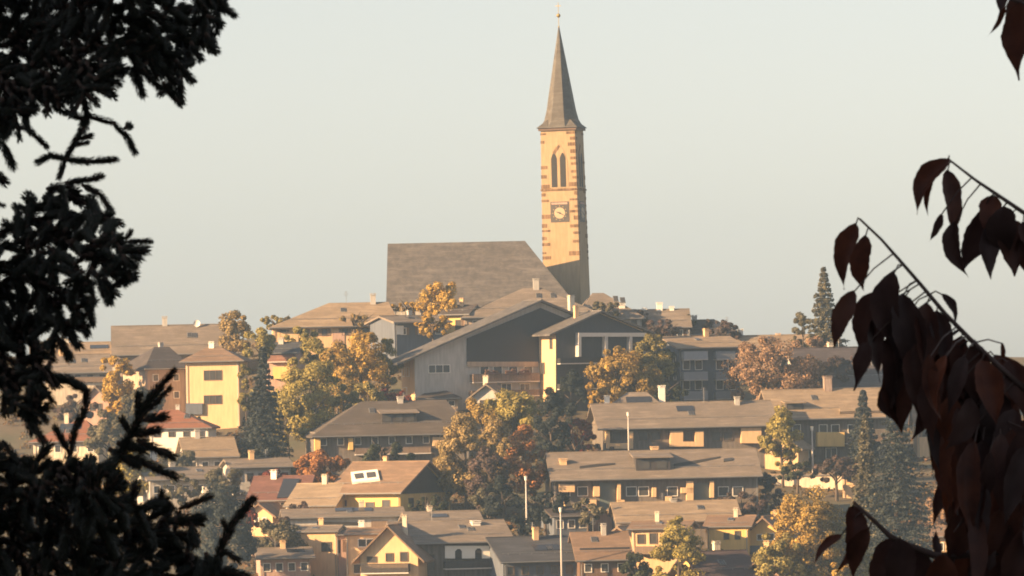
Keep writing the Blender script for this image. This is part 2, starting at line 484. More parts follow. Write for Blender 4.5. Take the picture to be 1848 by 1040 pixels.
# corner stones
rq = random.Random(3)
for sx, sy in ((-1,-1),(1,-1),(1,1),(-1,1)):
    z = tz(470) + rq.uniform(0, .8); i = 0
    while z < zt - .7:
        a = hw(z); hgt = rq.uniform(.28, .7); i += 1
        if rq.random() > .1:
            lx, ly = ((1.45, .85) if i % 2 else (.8, 1.4))
            lx *= rq.uniform(.6, 1.2); ly *= rq.uniform(.6, 1.2)
            xs_, ys_ = sorted((sx*(a+.035), sx*(a-lx))), sorted((sy*(a+.035), sy*(a-ly)))
            mb = MB(); mb.box((xs_[0], ys_[0], z), (xs_[1], ys_[1], z + hgt)); mb.build('quoin', QUOIN, tower)
        z += hgt + rq.uniform(.35, 1.05)
def faced(pts, a, rot, off=0.0):
    """points (u, z) of a tower face -> 3D on face number rot (0 front, 1 side ...)"""
    out = []
    for u, z in pts:
        x, y = u, -(hw(z) + off)
        for _ in range(rot): x, y = -y, x
        out.append(Vector((x, y, z)))
    return out
def outv(rot):
    x, y = 0, -1
    for _ in range(rot): x, y = -y, x
    return Vector((x, y, 0))
def lancet(u0, u1, z0, z1, n=7):
    w = u1 - u0; zz = z1 - w * .95
    pts = [(u0, z0), (u1, z0), (u1, zz)]
    for i in range(1, n): a = i / n; pts.append((u1 - w/2 * a, zz + w*.95 * math.sin(a * math.pi/2)))
    pts.append(((u0+u1)/2, z1))
    for i in range(n - 1, 0, -1): a = i / n; pts.append((u0 + w/2 * a, zz + w*.95 * math.sin(a * math.pi/2)))
    pts.append((u0, zz))
    return pts
for rot in range(4):
    ov_ = outv(rot)
    z0, z1 = zs + .3, tz(266)
    # pointed surround, two dark lancets, middle shaft
    mb = MB(); mb.prism(faced(lancet(-1.55, 1.55, z0, z1 + .5), 0, rot, -.05), ov_ * .10)
    wf = mb.build('bell_window', STONE, tower)
    for a, b_ in ((-1.22, -.26), (.26, 1.22)):
        mb = MB(); mb.prism(faced(lancet(a, b_, z0 + .12, z1 - 1.0), 0, rot, -.05), ov_ * .13); mb.build('louvre_opening', DARKO, tower)
    mb = MB(); mb.prism(faced([( -.62, z1-1.25), (-.42, z1-1.0), (.34, z1 + .05), (.12, z1 + .32), (-.34, z1-.05), (-.95, z1 - .95)], 0, rot, -.05), ov_ * .14)
    mb.build('arch_moulding', QUOIN, tower)
    # clock
    zc = tz(384); r = 1.32
    mb = MB(); mb.prism(faced([(-1.55, zc-1.62), (1.55, zc-1.62), (1.55, zc+1.75), (-1.55, zc+1.75)], 0, rot, -.05), ov_ * .12)
    mb.build('clock_frame', CLOCKD, tower)
    mb = MB(); mb.prism(faced([(-1.36, zc+1.3), (1.36, zc+1.3), (1.36, zc+1.62), (-1.36, zc+1.62)], 0, rot, -.05), ov_ * .15)
    mb.build('clock_hood', PINKW, tower)
    mb = MB(); mb.prism(faced([(r*math.cos(t*math.pi/14), zc - .12 + r*math.sin(t*math.pi/14)) for t in range(28)], 0, rot, -.05), ov_ * .16)
    mb.build('clock_ring', CLOCKD, tower)
    r2 = .92
    mb = MB(); mb.prism(faced([(r2*math.cos(t*math.pi/14), zc - .12 + r2*math.sin(t*math.pi/14)) for t in range(28)], 0, rot, -.05), ov_ * .19)
    mb.build('clock_dial', CLOCKW, tower)
    for t in (range(12) if rot < 2 else ()):
        c, s_ = math.cos(t*math.pi/6), math.sin(t*math.pi/6); q = .045
        mb = MB(); mb.prism(faced([(c*1.08 - s_*q, zc-.12 + s_*1.08 + c*q), (c*1.08 + s_*q, zc-.12 + s_*1.08 - c*q), (c*1.26 + s_*q, zc-.12 + s_*1.26 - c*q), (c*1.26 - s_*q, zc-.12 + s_*1.26 + c*q)], 0, rot, -.05), ov_ * .185)
        mb.build('hour_mark', GILT, tower)
    for an, ln, wd in ((R(-28), .92, .09), (R(160), .62, .13)):
        c, s_ = math.cos(an), math.sin(an)
        mb = MB(); mb.prism(faced([(-s_*wd - c*.2, zc-.12 + c*wd - s_*.2), (s_*wd - c*.2, zc-.12 - c*wd - s_*.2), (c*ln + s_*.04, zc-.12 + s_*ln - c*.04), (c*ln - s_*.04, zc-.12 + s_*ln + c*.04)], 0, rot, -.05), ov_ * .22)
        mb.build('clock_hand', CLOCKD, tower)
# spire: eight faces with a flared foot
za = tz(50)
rings = [(zt + .3, TW/2 + .42), (zt + .75, TW/2 + .1), (zt + 1.7, TW/2 - .42), (zt + 3.2, TW/2 - .78), (za, .10)]
V, F = [], []
for z, ri in rings:
    rr = ri / math.cos(math.pi/8)
    for k in range(8): V.append((rr*math.cos((k+.5)*math.pi/4), rr*math.sin((k+.5)*math.pi/4), z))
for j in range(len(rings)-1):
    for k in range(8): F.append((j*8+k, j*8+(k+1) % 8, (j+1)*8+(k+1) % 8, (j+1)*8+k))
F += [tuple(range(8))[::-1], tuple(range((len(rings)-1)*8, len(rings)*8))]
mb = MB(); mb.add(V, F); a = TW/2 + .42
# corner broaches closing the square eave
for sx, sy in ((1,1),(-1,1),(-1,-1),(1,-1)):
    b_ = a * math.tan(math.pi/8)
    pts = [(sx*a, sy*a, zt+.3), (sx*a, sy*b_, zt+.3), (sx*b_, sy*a, zt+.3), (sx*(TW/2-.42)*.72, sy*(TW/2-.42)*.72, zt + 1.75)]
    mb.add(pts, [(0, 1, 3), (0, 3, 2), (1, 2, 3), (0, 2, 1)])
mb.build('spire', roofmat('spire_shingles', (.15, .14, .125), (.09, .08, .07), row=.7), tower)
mb = MB()
z = za
mb.tube([(0,0,z-.3),(0,0,tz(4))], .045, 6)
for zz, r in ((za + .15, .16), (tz(28), .36)):
    rg = [(zz - r, .03), (zz - r*.6, r*.8), (zz, r), (zz + r*.6, r*.8), (zz + r, .03)]
    mb.tube([(0,0,q) for q, _ in rg], [q for _, q in rg], 10)
mb.box((-.45, -.05, tz(11)), (.45, .05, tz(11)+.1))
mb.build('cross', GILT, tower)

# ------------------------------------------------------------------ village houses
HG = 'houses on the village hill'
def H(*a, **k): return House(*a, **k)
# --- crest
h = H('house', 'broad hipped house roof under the church tower with a stub chimney on its ridge', 838, 1082, 574, 622, 4, 12, 55, 'hip', TANW, RGREY, ins=(112, 100), th=.3)
h.chimney(967, 503, 518, .9, GREYW); h.auto(1, 6, .8)
h = H('annex', 'small sunlit cream annex at the foot of the church with one dark doorway', 800, 845, 566, 622, -22, 5, 12, 'side', YELLOW, RDARK, cat='house')
h.win(822, 577, 834, 596); h.rect(832, 572, 843, 602, BWOOD, .05, 'door')
h = H('house', 'grey hipped house with white chimneys behind the smaller dark chalet gable', 1046, 1158, 578, 622, 6, 9, 50, 'hip', GREYW, RGREY, ins=(30, 62))
h.chimney(1122, 548, 580, .95, TRIM, .2); h.chimney(1100, 562, 585, .8, TRIM, .1); h.auto(1, 4, .6)
h = H('house', 'low brown crest house with three white chimney pots', 1152, 1242, 594, 630, 3, 8, 36, 'side', TANW, RGREY)
for x, t in ((1163, 556), (1190, 546), (1212, 553)): h.chimney(x, t, 568, .7 if x != 1190 else .9, TRIM)
h.auto(1, 3, .7)
h = H('house', 'low dark crest house with a bent aerial at the edge of the sky', 1236, 1332, 606, 640, 2, 8, 30, 'hip', GREYW, RDARK, ins=(14, 40))
h.mast(1312, 572, 590); h.chimney(1253, 569, 584, .8, GREYW); h.auto(1, 3, .5)
h = H('house', 'long tan crest house behind the rust coloured tree', 1340, 1515, 634, 672, 5, 9, 30, 'side', TANW, RTAN)
h.chimney(1336, 594, 606, .8, TRIM); h.chimney(1404, 602, 612, .7, CREAM); h.auto(1, 6, .7)
h = H('house', 'wide house with a sunlit tan hipped roof and one thin grey chimney', 492, 716, 592, 645, 3, 12, 46, 'hip', CREAM, RTAN, ins=(104, 12), ov=1.1)
h.chimney(673, 530, 556, .85, GREYW); h.auto(1, 6, .7)
for x0, x1, m in ((500, 548, CREAM), (600, 622, PINKW), (690, 712, TRIM)): h.rect(x0, 600, x1, 622, m, .1)
h = H('garden_wall', 'ochre sunlit terrace wall running along the foot of the church', 690, 842, 556, 590, 0, 1.2, 3, 'side', plaster('ochre_wall', (.52, .34, .15)), RTAN, ov=.15, og=.1, cat='wall', th=.12, group='walls')
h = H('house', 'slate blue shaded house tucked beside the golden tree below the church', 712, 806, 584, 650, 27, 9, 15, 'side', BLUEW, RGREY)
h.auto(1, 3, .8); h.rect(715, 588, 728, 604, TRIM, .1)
h = H('house', 'long grey roofed house with a chimney and a white satellite dish on its ridge', 208, 428, 642, 695, 4, 12, 56, 'side', TANW, RGREY)
h.chimney(297, 571, 588, .8, GREYW); h.dish(355, 584); h.auto(1, 7, .9)
h = H('house', 'low grey house further along the ridge behind the spruce twigs', 60, 210, 644, 695, 4, 10, 26, 'side', GREYW, RTAN)
h.auto(1, 5, .9); h.chimney(120, 612, 622, .7, TRIM)
h = H('house', 'white and brown house with small bright windows behind the spruce twigs', 62, 196, 676, 730, 8, 9, 36, 'side', WHITE, RGREY)
h.auto(1, 6, .6, 1.3, .9); h.rect(120, 680, 190, 690, BOARD, .5, 'balcony_front')
# --- cream block and neighbours
h = H('house', 'sunlit pale yellow block house with two dark windows one above the other', 335, 431, 655, 775, -6, 9, 28, 'hip', CREAM, RBROWN, ins=(30, 40), ov=.8, og=.9)
h.win(368, 668, 400, 687); h.win(368, 713, 400, 730)
h.rect(336, 728, 366, 748, BLUEW, .5, 'shade_patch')  # blue panel paints the shade on the block's lower corner
h = H('house', 'shaded house with a steep dark hipped roof beside the pale yellow block', 262, 336, 668, 762, 26, 9, 42, 'hip', TANW, RDARK, ins=(40, 10), ov=1.2)
h.auto(2, 2, 1.3)
h = H('house', 'small house with a dark blue roof and a reddish balcony between the trees', 480, 535, 640, 705, -8, 8, 22, 'side', PINKW, RBLUE)
h.balcony(484, 641, 532, 653, 1.0, wood('reddish_boards', (.30, .15, .11))); h.rect(494, 662, 531, 684, YELLOW, .8, 'sunlit_panel')  # yellow panel paints sunlight on the lower wall
h.win(500, 667, 508, 680)
# --- the two big chalets
h = H('chalet', 'large chalet with a wide dark timber gable and a white plastered corner', 748, 1196, 640, 728, 24.5, 5.2, 95, 'front', GREYW, RSLATE, bov=.1, ov=1.3, og=3.4, th=.3)
big = h
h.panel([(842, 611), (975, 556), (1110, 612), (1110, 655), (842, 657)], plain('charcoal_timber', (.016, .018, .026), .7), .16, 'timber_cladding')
h.win(773, 658, 812, 674)
h.rect(842, 653, 970, 662, TANW, .35, 'floor_band')
h.balcony(848, 673, 968, 690, 1.3, BOARD); h.balcony(846, 703, 968, 716, 1.2, BOARD)
for x in (866, 890, 918, 945): h.win(x, 661, x + 16, 686, mull=False)
for x in (872, 905, 938): h.win(x, 692, x + 18, 714)
for x, w_ in ((868, 26), (905, 20), (928, 22)):
    mb = MB(); a = h.on(x, 674); b_ = h.on(x + w_, 670)
    mb.box((a.x, -1.62, a.z - .25), (b_.x, -1.34, a.z + .12))
    for i in range(14):
        cx, cz, q = random.uniform(a.x, b_.x), a.z + random.uniform(.1, .5), random.uniform(.1, .2)
        mb.add([(cx-q,-1.5-q,cz),(cx+q,-1.5-q,cz),(cx+q,-1.5+q,cz),(cx-q,-1.5+q,cz),(cx,-1.5,cz+q*1.4),(cx,-1.5,cz-q)], [(0,1,4),(1,2,4),(2,3,4),(3,0,4),(1,0,5),(2,1,5),(3,2,5),(0,3,5)])
    mb.build('flower_box', HEDGE_RED, h.o)
mb = MB(); mb.box((h.xa - .04, .12, .2), (h.xa - .005, h.L - .12, h.H - .2)); mb.build('sunlit_side_sheet', CREAM, h.o)  # cream sheet puts the sunlit look into the side wall's colour
h.lwin(2.0, 3.2, h.H - 3.0, h.H - 1.5, plane='lo'); h.lwin(3.7, 4.7, h.H - 3.0, h.H - 1.5, plane='lo')
h.lwin(3.0, 4.6, h.H - 6.0, h.H - 4.6, plane='lo')
h = H('chalet', 'dark timber chalet with pale balcony beams standing against the larger gable', 1003, 1160, 598, 742, 24.5, 6.5, 34, 'front', CREAM, RSLATE, bov=.1, ov=1.2, og=1.6, th=.26)
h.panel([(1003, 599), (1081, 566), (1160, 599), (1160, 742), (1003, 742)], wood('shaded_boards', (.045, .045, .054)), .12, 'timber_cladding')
h.rect(1038, 601, 1160, 608, BEAM, 1.3, 'beam'); h.balcony(1005, 644, 1160, 656, 1.3, DWOOD); h.balcony(1005, 690, 1160, 702, 1.3, DWOOD)
for x in (1038, 1086, 1130): h.rect(x, 608, x + 5, 644, BEAM, 1.25, 'post')
for y in (614, 660, 706):
    for x in (1012, 1052, 1100): h.win(x, y, x + 26, y + 26, mull=True)
h.lwin(1.2, 2.2, h.H - 2.6, h.H - .9, plane='lo', mull=False); h.lwin(4.2, 5.4, h.H - 6.4, h.H - 4.6, plane='lo')
# --- apartments right
h = H('apartment_house', 'three storey slate blue apartment house with pale balcony fronts and a tan roof', 1224, 1334, 630, 738, 20, 12, 24, 'side', BLUEW, RTAN, ov=1.3, og=.8)
for y in (634, 671, 706):
    h.balcony(1229, y, 1272, y + 15, 1.3, plain('pale_balcony_board_%d' % y, (.36, .38, .42), .7)); h.balcony(1288, y, 1322, y + 14, 1.2, plain('blue_balcony_board_%d' % y, (.24, .26, .30), .7))
for y in (652, 688):
    for x in (1232, 1254, 1292, 1314): h.win(x, y - 2, x + 13, y + 16)
h.auto(3, 4, 1.2, plane='lo')
h = H('house', 'house with a big shaded mauve grey roof behind the drooping red leaves', 1448, 1640, 702, 765, 14, 13, 76, 'side', GREYW, roofmat('mauve_roof', (.115, .10, .105)), ins=(20, 20))
h.auto(1, 6, .8)
h = H('house', 'house behind the red leaves with a pale lit gable wall', 1655, 1800, 768, 830, 0, 10, 36, 'side', CREAM, RBROWN)
h.auto(1, 5, .9); h.balcony(1690, 790, 1790, 802, 1.1)
# --- middle row
h = H('house', 'wide dark hipped roof with a raised window band above an orange tree', 568, 846, 788, 852, 8, 13, 64, 'hip', SHADEW, roofmat('mossy_dark_roof', (.13, .11, .095)), ins=(95, 30), ov=1.5)
h.dormer(690, 741, 752, 764, RGREY, DWOOD); h.chimney(722, 716, 738, .8, GREYW)
for x0, x1, y0, y1, m in ((567, 577, 791, 815, YELLOW), (628, 636, 791, 812, YELLOW), (780, 800, 789, 805, CREAM)): h.rect(x0, y0, x1, y1, m, .9, 'sunlit_panel')  # bright panels paint the sunlit pieces of the dark wall
h.auto(1, 9, .9); h.balcony(640, 806, 776, 820, 1.2, BOARD)
h = H('shed', 'low round backed shed roof in front of the white plastered chalet corner', 758, 826, 722, 752, 6, 7, 19, 'hip', TANW, RDARK, ins=(22, 22), cat='shed')
h.auto(1, 3, .4, .9)
h = H('house', 'peaked hip roof behind the long tan roofed house with white chimney pots', 1080, 1222, 764, 815, 6, 11, 56, 'hip', SHADEW, RGREY, ins=(62, 46))
h.chimney(1095, 714, 736, .75, TRIM, .3); h.chimney(1194, 696, 716, .9, TRIM)
h = H('house', 'long tan roofed house with a white U shaped balcony and sunlit wall patches', 1088, 1392, 774, 838, 7, 12, 48, 'side', SHADEW, RGREY, ov=1.5, og=1)
for x0, y0, x1, y1 in ((1092, 779, 1099, 800), (1094, 800, 1141, 810), (1133, 779, 1141, 800), (1208, 778, 1231, 806), (1253, 778, 1268, 806), (1231, 797, 1253, 806), (1336, 772, 1372, 800)): h.rect(x0, y0, x1, y1, CREAM, 1.0, 'balcony_front')  # cream panels stand for sunlit patches, the light put into their colour
for x in (1104, 1152, 1175, 1234, 1284, 1305, 1345): h.win(x, 779, x + 17, 796)
h.mast(1270, 700, 726); h.chimney(1330, 716, 734, .7, GREYW)
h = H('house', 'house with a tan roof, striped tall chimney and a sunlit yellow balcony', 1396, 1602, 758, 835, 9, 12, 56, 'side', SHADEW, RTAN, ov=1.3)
h.chimney(1493, 679, 706, 1.15, plaster('striped_brick', (.42, .32, .26), .4))
h.rect(1472, 780, 1521, 806, YELLOW, 1.3, 'balcony_front'); h.balcony(1524, 788, 1590, 800, 1.1)
for x in (1404, 1430, 1478, 1500, 1530, 1560): h.win(x, 766, x + 15, 782)
for x in (1405, 1440, 1490, 1535): h.win(x, 808, x + 20, 828)
h.dormer(1420, 724, 1450, 740, RTAN, DWOOD)
h.rpanel([(1515, 738), (1590, 736), (1590, 746), (1515, 748)], RTAN, .5, 'roof_step')
# --- long row on the right
h = H('house', 'long low house with a dormer window band and white flue on its roof', 998, 1368, 866, 945, 5, 12, 52, 'side', SHADEW, RGREY, ov=1.6, og=.5)
h.dormer(1148, 820, 1210, 850, RGREY, DWOOD)
h.chimney(1016, 828, 850, .95, CREAM, .15); h.chimney(1181, 806, 822, 1.0, CREAM, .55)
teal = plain('teal_shutter', (.10, .13, .13))
for x0, x1 in ((1082, 1110), (1253, 1280)): h.rect(x0, 872, x1, 922, teal, .12)
for x0, y0, x1, y1 in ((1070, 878, 1081, 896), (1063, 902, 1075, 921), (1113, 873, 1119, 904), (1113, 902, 1126, 922), (1176, 880, 1183, 897), (1228, 880, 1250, 890), (1238, 868, 1250, 904), (1280, 868, 1287, 898), (1008, 874, 1036, 888), (1200, 896, 1211, 920)): h.rect(x0, y0, x1, y1, CREAM, 1.0, 'sunlit_patch')  # cream boxes paint the lit parts of the shaded wall
for x in (1010, 1042, 1130, 1152, 1204, 1296, 1322): h.win(x, 878, x + 19, 896)
h.balcony(1128, 906, 1196, 920, 1.3); h.balcony(1290, 906, 1362, 920, 1.3)
for x in (1040, 1135, 1160, 1300, 1330): h.win(x, 922, x + 16, 938)
h.rpanel([(1046, 842), (1076, 838), (1110, 836), (1110, 839), (1076, 843), (1046, 846)], DARKO, .05, 'shadow_strip'); h.rpanel([(1216, 838), (1300, 824), (1300, 827), (1216, 845)], DARKO, .05, 'shadow_strip')  # thin dark strips paint shadow lines on the roof
h.rpanel([(1306, 829), (1322, 827), (1322, 832), (1306, 834)], GLASS, .12)
# --- lower right
h = H('house', 'house with a low tan roof just below the long row', 1118, 1332, 944, 990, 6, 10, 38, 'side', SHADEW, RTAN)
h.auto(1, 6, .7); h.chimney(1215, 900, 914, .8, GREYW)
h = H('shed', 'pale lean-to shed with a small peaked white roof edge', 1072, 1128, 936, 968, -10, 6, 14, 'front', PINKW, RTAN, ov=.6, cat='shed'); h.auto(1, 2, .6, 1)
h = H('house', 'brown roofed hut with a dark band across its roof at the bottom edge', 1046, 1136, 1014, 1075, 6, 11, 52, 'side', BWOOD, RBROWN)
h.rpanel([(1046, 990), (1136, 988), (1136, 991), (1046, 993)], DARKO, .06, 'shadow_strip'); h.auto(1, 3, .7)  # dark strip drawn as a painted shadow line
h = H('house', 'sunlit yellow house with a flat brown terrace under the low tan roof', 1140, 1238, 956, 1035, -9, 9, 10, 'side', CREAM, RBROWN, ov=.6)
h.win(1150, 964, 1164, 982); h.rect(1148, 986, 1200, 1000, BOARD, 1.2, 'balcony_front'); h.win(1205, 962, 1222, 984); h.win(1172, 962, 1186, 982)
h = H('house', 'yellow house with a wide shallow roof and one arched window', 1276, 1350, 952, 1020, -10, 9, 16, 'side', YELLOW, RBROWN, ov=.4)
h.win(1306, 962, 1316, 974, mull=False); h.win(1326, 958, 1336, 974)
h = H('house', 'little yellow gabled house with a bright roof edge and a round headed window', 1346, 1412, 966, 1018, -14, 9, 30, 'front', YELLOW, RBROWN, ov=1.0, og=1.0)
h.win(1366, 964, 1376, 976, mull=False); h.win(1386, 962, 1398, 976); h.rect(1350, 985, 1408, 1000, BLUEW, 1.0, 'balcony_front')
h = H('house', 'house with a plum dark roof below the yellow house with an arched window', 1270, 1362, 1048, 1090, 18, 11, 52, 'side', YELLOW, roofmat('plum_roof', (.10, .075, .08)), ov=1.2, og=.9)
h.auto(1, 4, .5)
h = H('house', 'red brown gable with a thin bright verge below the little yellow house', 1345, 1420, 1040, 1085, -16, 9, 42, 'front', PINKW, RBROWN, ov=1.1, og=1.2)
h.win(1372, 1022, 1388, 1040)
# --- lower left
h = H('house', 'house with an orange tiled roof and a bright white eave wall', 270, 376, 776, 830, -4, 10, 36, 'hip', TRIM, RRED, ins=(12, 62), ov=.5)
h.auto(1, 4, .5, .8)
h = H('house', 'house with an orange tiled roof partly hidden behind the brown spruce stem', 60, 178, 800, 850, -4, 10, 40, 'hip', WHITE, RRED, ins=(70, 30)); h.auto(1, 4, .7)
h = H('house', 'house with a plain tan roof in front of the pale yellow block', 338, 424, 828, 880, 10, 10, 38, 'side', GREYW, RTAN); h.auto(1, 4, .8)
h.rect(346, 845, 362, 855, CREAM, .7, 'sunlit_patch')  # cream patch paints a lit bit of wall
h = H('house', 'grey stepped terrace house below the dark conifer', 420, 524, 846, 890, 12, 9, 18, 'side', GREYW, RGREY); h.auto(1, 5, .8)
h = H('house', 'low house in deep shade with small lit patches behind the spruce shoot', 270, 400, 868, 930, 14, 10, 24, 'side', GREYW, RGREY); h.auto(1, 5, .8)
h.rect(364, 878, 374, 890, TRIM, .9, 'sunlit_patch')  # white patch paints a lit spot on the shaded wall
h = H('house', 'yellow walled chalet with a red brown roof, shaded gable and a white skylight', 602, 722, 893, 955, -30, 13.5, 58, 'side', YELLOW, RBROWN, ov=1.2, og=.9)
yel = h
h.rpanel([(634, 856), (682, 851), (686, 868), (636, 874)], TRIM, .35, 'skylight')
h.rpanel([(640, 860), (656, 858), (658, 867), (643, 869)], GLASS, .42, 'skylight_pane'); h.rpanel([(662, 857.5), (678, 856), (680, 865), (664, 867)], GLASS, .42, 'skylight_pane')
h.win(660, 906, 676, 916); h.rect(622, 903, 626, 914, BWOOD, .05, 'shutter'); h.win(690, 902, 704, 922)
mb = MB(); mb.prism([(h.xb, .1, h.H - .6), (h.xb, h.L - .1, h.H - .6), (h.xb, h.L/2, h.H + h.h - .1)], (.1, 0, 0)); mb.build('gable_boards', DWOOD, h.o)
for z in (1.2, 3.9):
    for y in (2.2, 5.8, 9.6): h.lwin(y, y + 1.3, h.H - z - 1.3, h.H - z, plane='hi')
h = H('house', 'lower wing with a dull tan roof joined to the yellow walled chalet', 522, 604, 916, 960, -18, 10, 42, 'side', YELLOW, RTAN, ov=.9)
h.win(540, 920, 552, 930); h.win(570, 918, 584, 928)
h = H('garage', 'long flat roofed grey garage in front of the yellow walled chalet', 516, 724, 934, 985, 5, 7, 12, 'side', GREYW, RGREY, cat='garage', ov=.6)
h.rect(572, 942, 650, 948, DARKO, .1, 'opening'); h.rect(670, 940, 700, 960, BOARD, .1, 'garage_door')
h = H('house', 'small red roofed house with dark solar glass on its roof', 452, 548, 906, 948, -12, 9, 46, 'side', CREAM, roofmat('dull_red_roof', (.20, .10, .08)), ov=.7)
h.rpanel([(500, 900), (532, 898), (541, 866), (512, 866)], PANEL, .2, 'solar_panel')
h.auto(1, 4, .5, .9)
h = H('house', 'cream house with a rounded parapet and two small dark windows', 538, 608, 962, 1045, -8, 8, 8, 'side', CREAM, RGREY, ov=.3, og=.2)
h.win(547, 984, 558, 994); h.win(580, 978, 598, 996, mull=False)
h = H('house', 'narrow house with dark doorways between the cream house and the sunlit gable', 606, 628, 968, 1045, 4, 8, 6, 'side', PINKW, RGREY, ov=.3, og=.1)
h.rect(609, 975, 614, 998, DARKO, .05, 'door'); h.rect(618, 974, 626, 996, BWOOD, .05, 'door')
h = H('house', 'bright gabled house with a sunlit front and a long dark balcony', 650, 754, 1004, 1075, -10, 10, 52, 'front', CREAM, RBROWN, ov=1.0, og=1.0)
h.win(696, 998, 710, 1014); h.win(722, 996, 736, 1014); h.balcony(654, 1016, 740, 1034, 1.2, DWOOD); h.win(662, 1004, 680, 1016)
h = H('house', 'cream wall house with a big dark window beside the bright gable', 624, 690, 966, 1060, -3, 8, 8, 'side', CREAM, RBROWN, ov=.3, og=.2)
h.win(646, 972, 676, 988); h.balcony(640, 1018, 690, 1034, 1.0, DWOOD)
h = H('house', 'house with a wide slate roof, white chimney and pale arches under the eave', 724, 918, 982, 1060, 12, 12, 40, 'side', SHADEW, RGREY, ov=1.2, og=.7)
h.chimney(858, 940, 958, 1.1, TRIM, .45)
h.rect(802, 985, 890, 1008, TRIM, .5, 'arcade'); h.panel([(820, 1009), (820, 995), (824, 991), (829, 991), (832, 995), (832, 1009)], DARKO, .54, 'arch_opening'); h.panel([(856, 1009), (856, 994), (860, 990), (865, 990), (868, 994), (868, 1009)], DARKO, .54, 'arch_opening')
for x in (732, 752, 772): h.win(x, 1000, x + 13, 1030)
h.balcony(800, 1010, 912, 1026, 1.4, DWOOD)
h = H('house', 'upper house with a mauve roof edge behind the white chimney', 742, 866, 948, 1000, 8, 10, 24, 'side', GREYW, RGREY, ov=.8); h.auto(1, 5, .6)
h = H('house', 'dark shaded house with a blue grey roof beside the lamp post at the bottom edge', 908, 1040, 1016, 1070, 16, 12, 46, 'side', BLUEW, RBLUE, ov=1.); h.auto(1, 5, .8)  # blue wall and roof colours paint the blue shadow of this corner
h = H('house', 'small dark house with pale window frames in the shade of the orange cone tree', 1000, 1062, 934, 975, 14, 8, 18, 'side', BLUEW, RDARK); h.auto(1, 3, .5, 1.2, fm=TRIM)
h = H('house', 'low house with a pale washed roof at the bottom beside the spruce shoot', 470, 560, 1010, 1060, 6, 9, 20, 'side', PINKW, RGREY); h.auto(1, 4, .6)
h = H('house', 'pale house front glimpsed low between the hanging red leaves', 1685, 1730, 968, 1030, -8, 8, 14, 'side', CREAM, RBROWN); h.auto(1, 2, .8)
h = H('house', 'small cream hut wall standing at the edge of the blue spruce', 1520, 1556, 852, 900, -6, 6, 10, 'side', CREAM, RBROWN, ov=.3); h.win(1528, 858, 1536, 870)

h = H('house', 'tiny cream gabled house between the red shrubs and the solar glass roof', 446, 492, 930, 968, -16, 7, 18, 'front', CREAM, RBROWN, ov=.7, og=.7)
h.win(460, 934, 468, 946); h.win(474, 934, 481, 946)
h = H('house', 'small gabled house with a sunlit front beside the brown roofed hut', 1090, 1142, 974, 1010, -14, 8, 20, 'front', CREAM, RTAN, ov=.8, og=.8)
h.win(1104, 980, 1112, 992); h.win(1120, 980, 1128, 992)
h = H('house', 'little house with a lit gable behind the long grey brown roof', 1380, 1440, 808, 850, -14, 8, 22, 'front', CREAM, RTAN, ov=.9, og=.8)
h.win(1396, 812, 1406, 824); h.win(1414, 812, 1424, 824)
h = H('house', 'small gabled house with a wooden balcony above the oak trees', 852, 905, 716, 758, -10, 7, 20, 'front', GREYW, RGREY, ov=.8, og=.8)
h.win(866, 722, 876, 736)
h = H('house', 'narrow pink house with a steep gable under the poplar', 150, 196, 722, 770, -10, 8, 22, 'front', PINKW, RGREY, ov=.7, og=.7); h.win(162, 728, 172, 742); h.win(176, 728, 184, 742)

for x0, x1, y, g, lab in ((860, 940, 826, 846, 'low pale garden wall below the bronze oak crown'), (1372, 1520, 858, 880, 'long low garden wall under the sunlit yellow balcony house'), (428, 524, 898, 915, 'short garden wall beside the small red roofed house'),
        (560, 640, 826, 842, 'low lit wall under the mossy hipped roof house'), (1040, 1120, 944, 962, 'low bright garden wall in front of the small dark house with pale window frames'), (690, 760, 792, 806, 'garden wall strip between the mossy hipped roof and the oak trees'), (1396, 1470, 930, 946, 'vineyard terrace wall behind the orange brown chestnut')):
    House('garden_wall', lab, x0, x1, y, g, -8, .5, 1.5, 'side', WHITE, RTAN, ov=.12, og=.1, cat='wall', th=.1, group='garden walls')

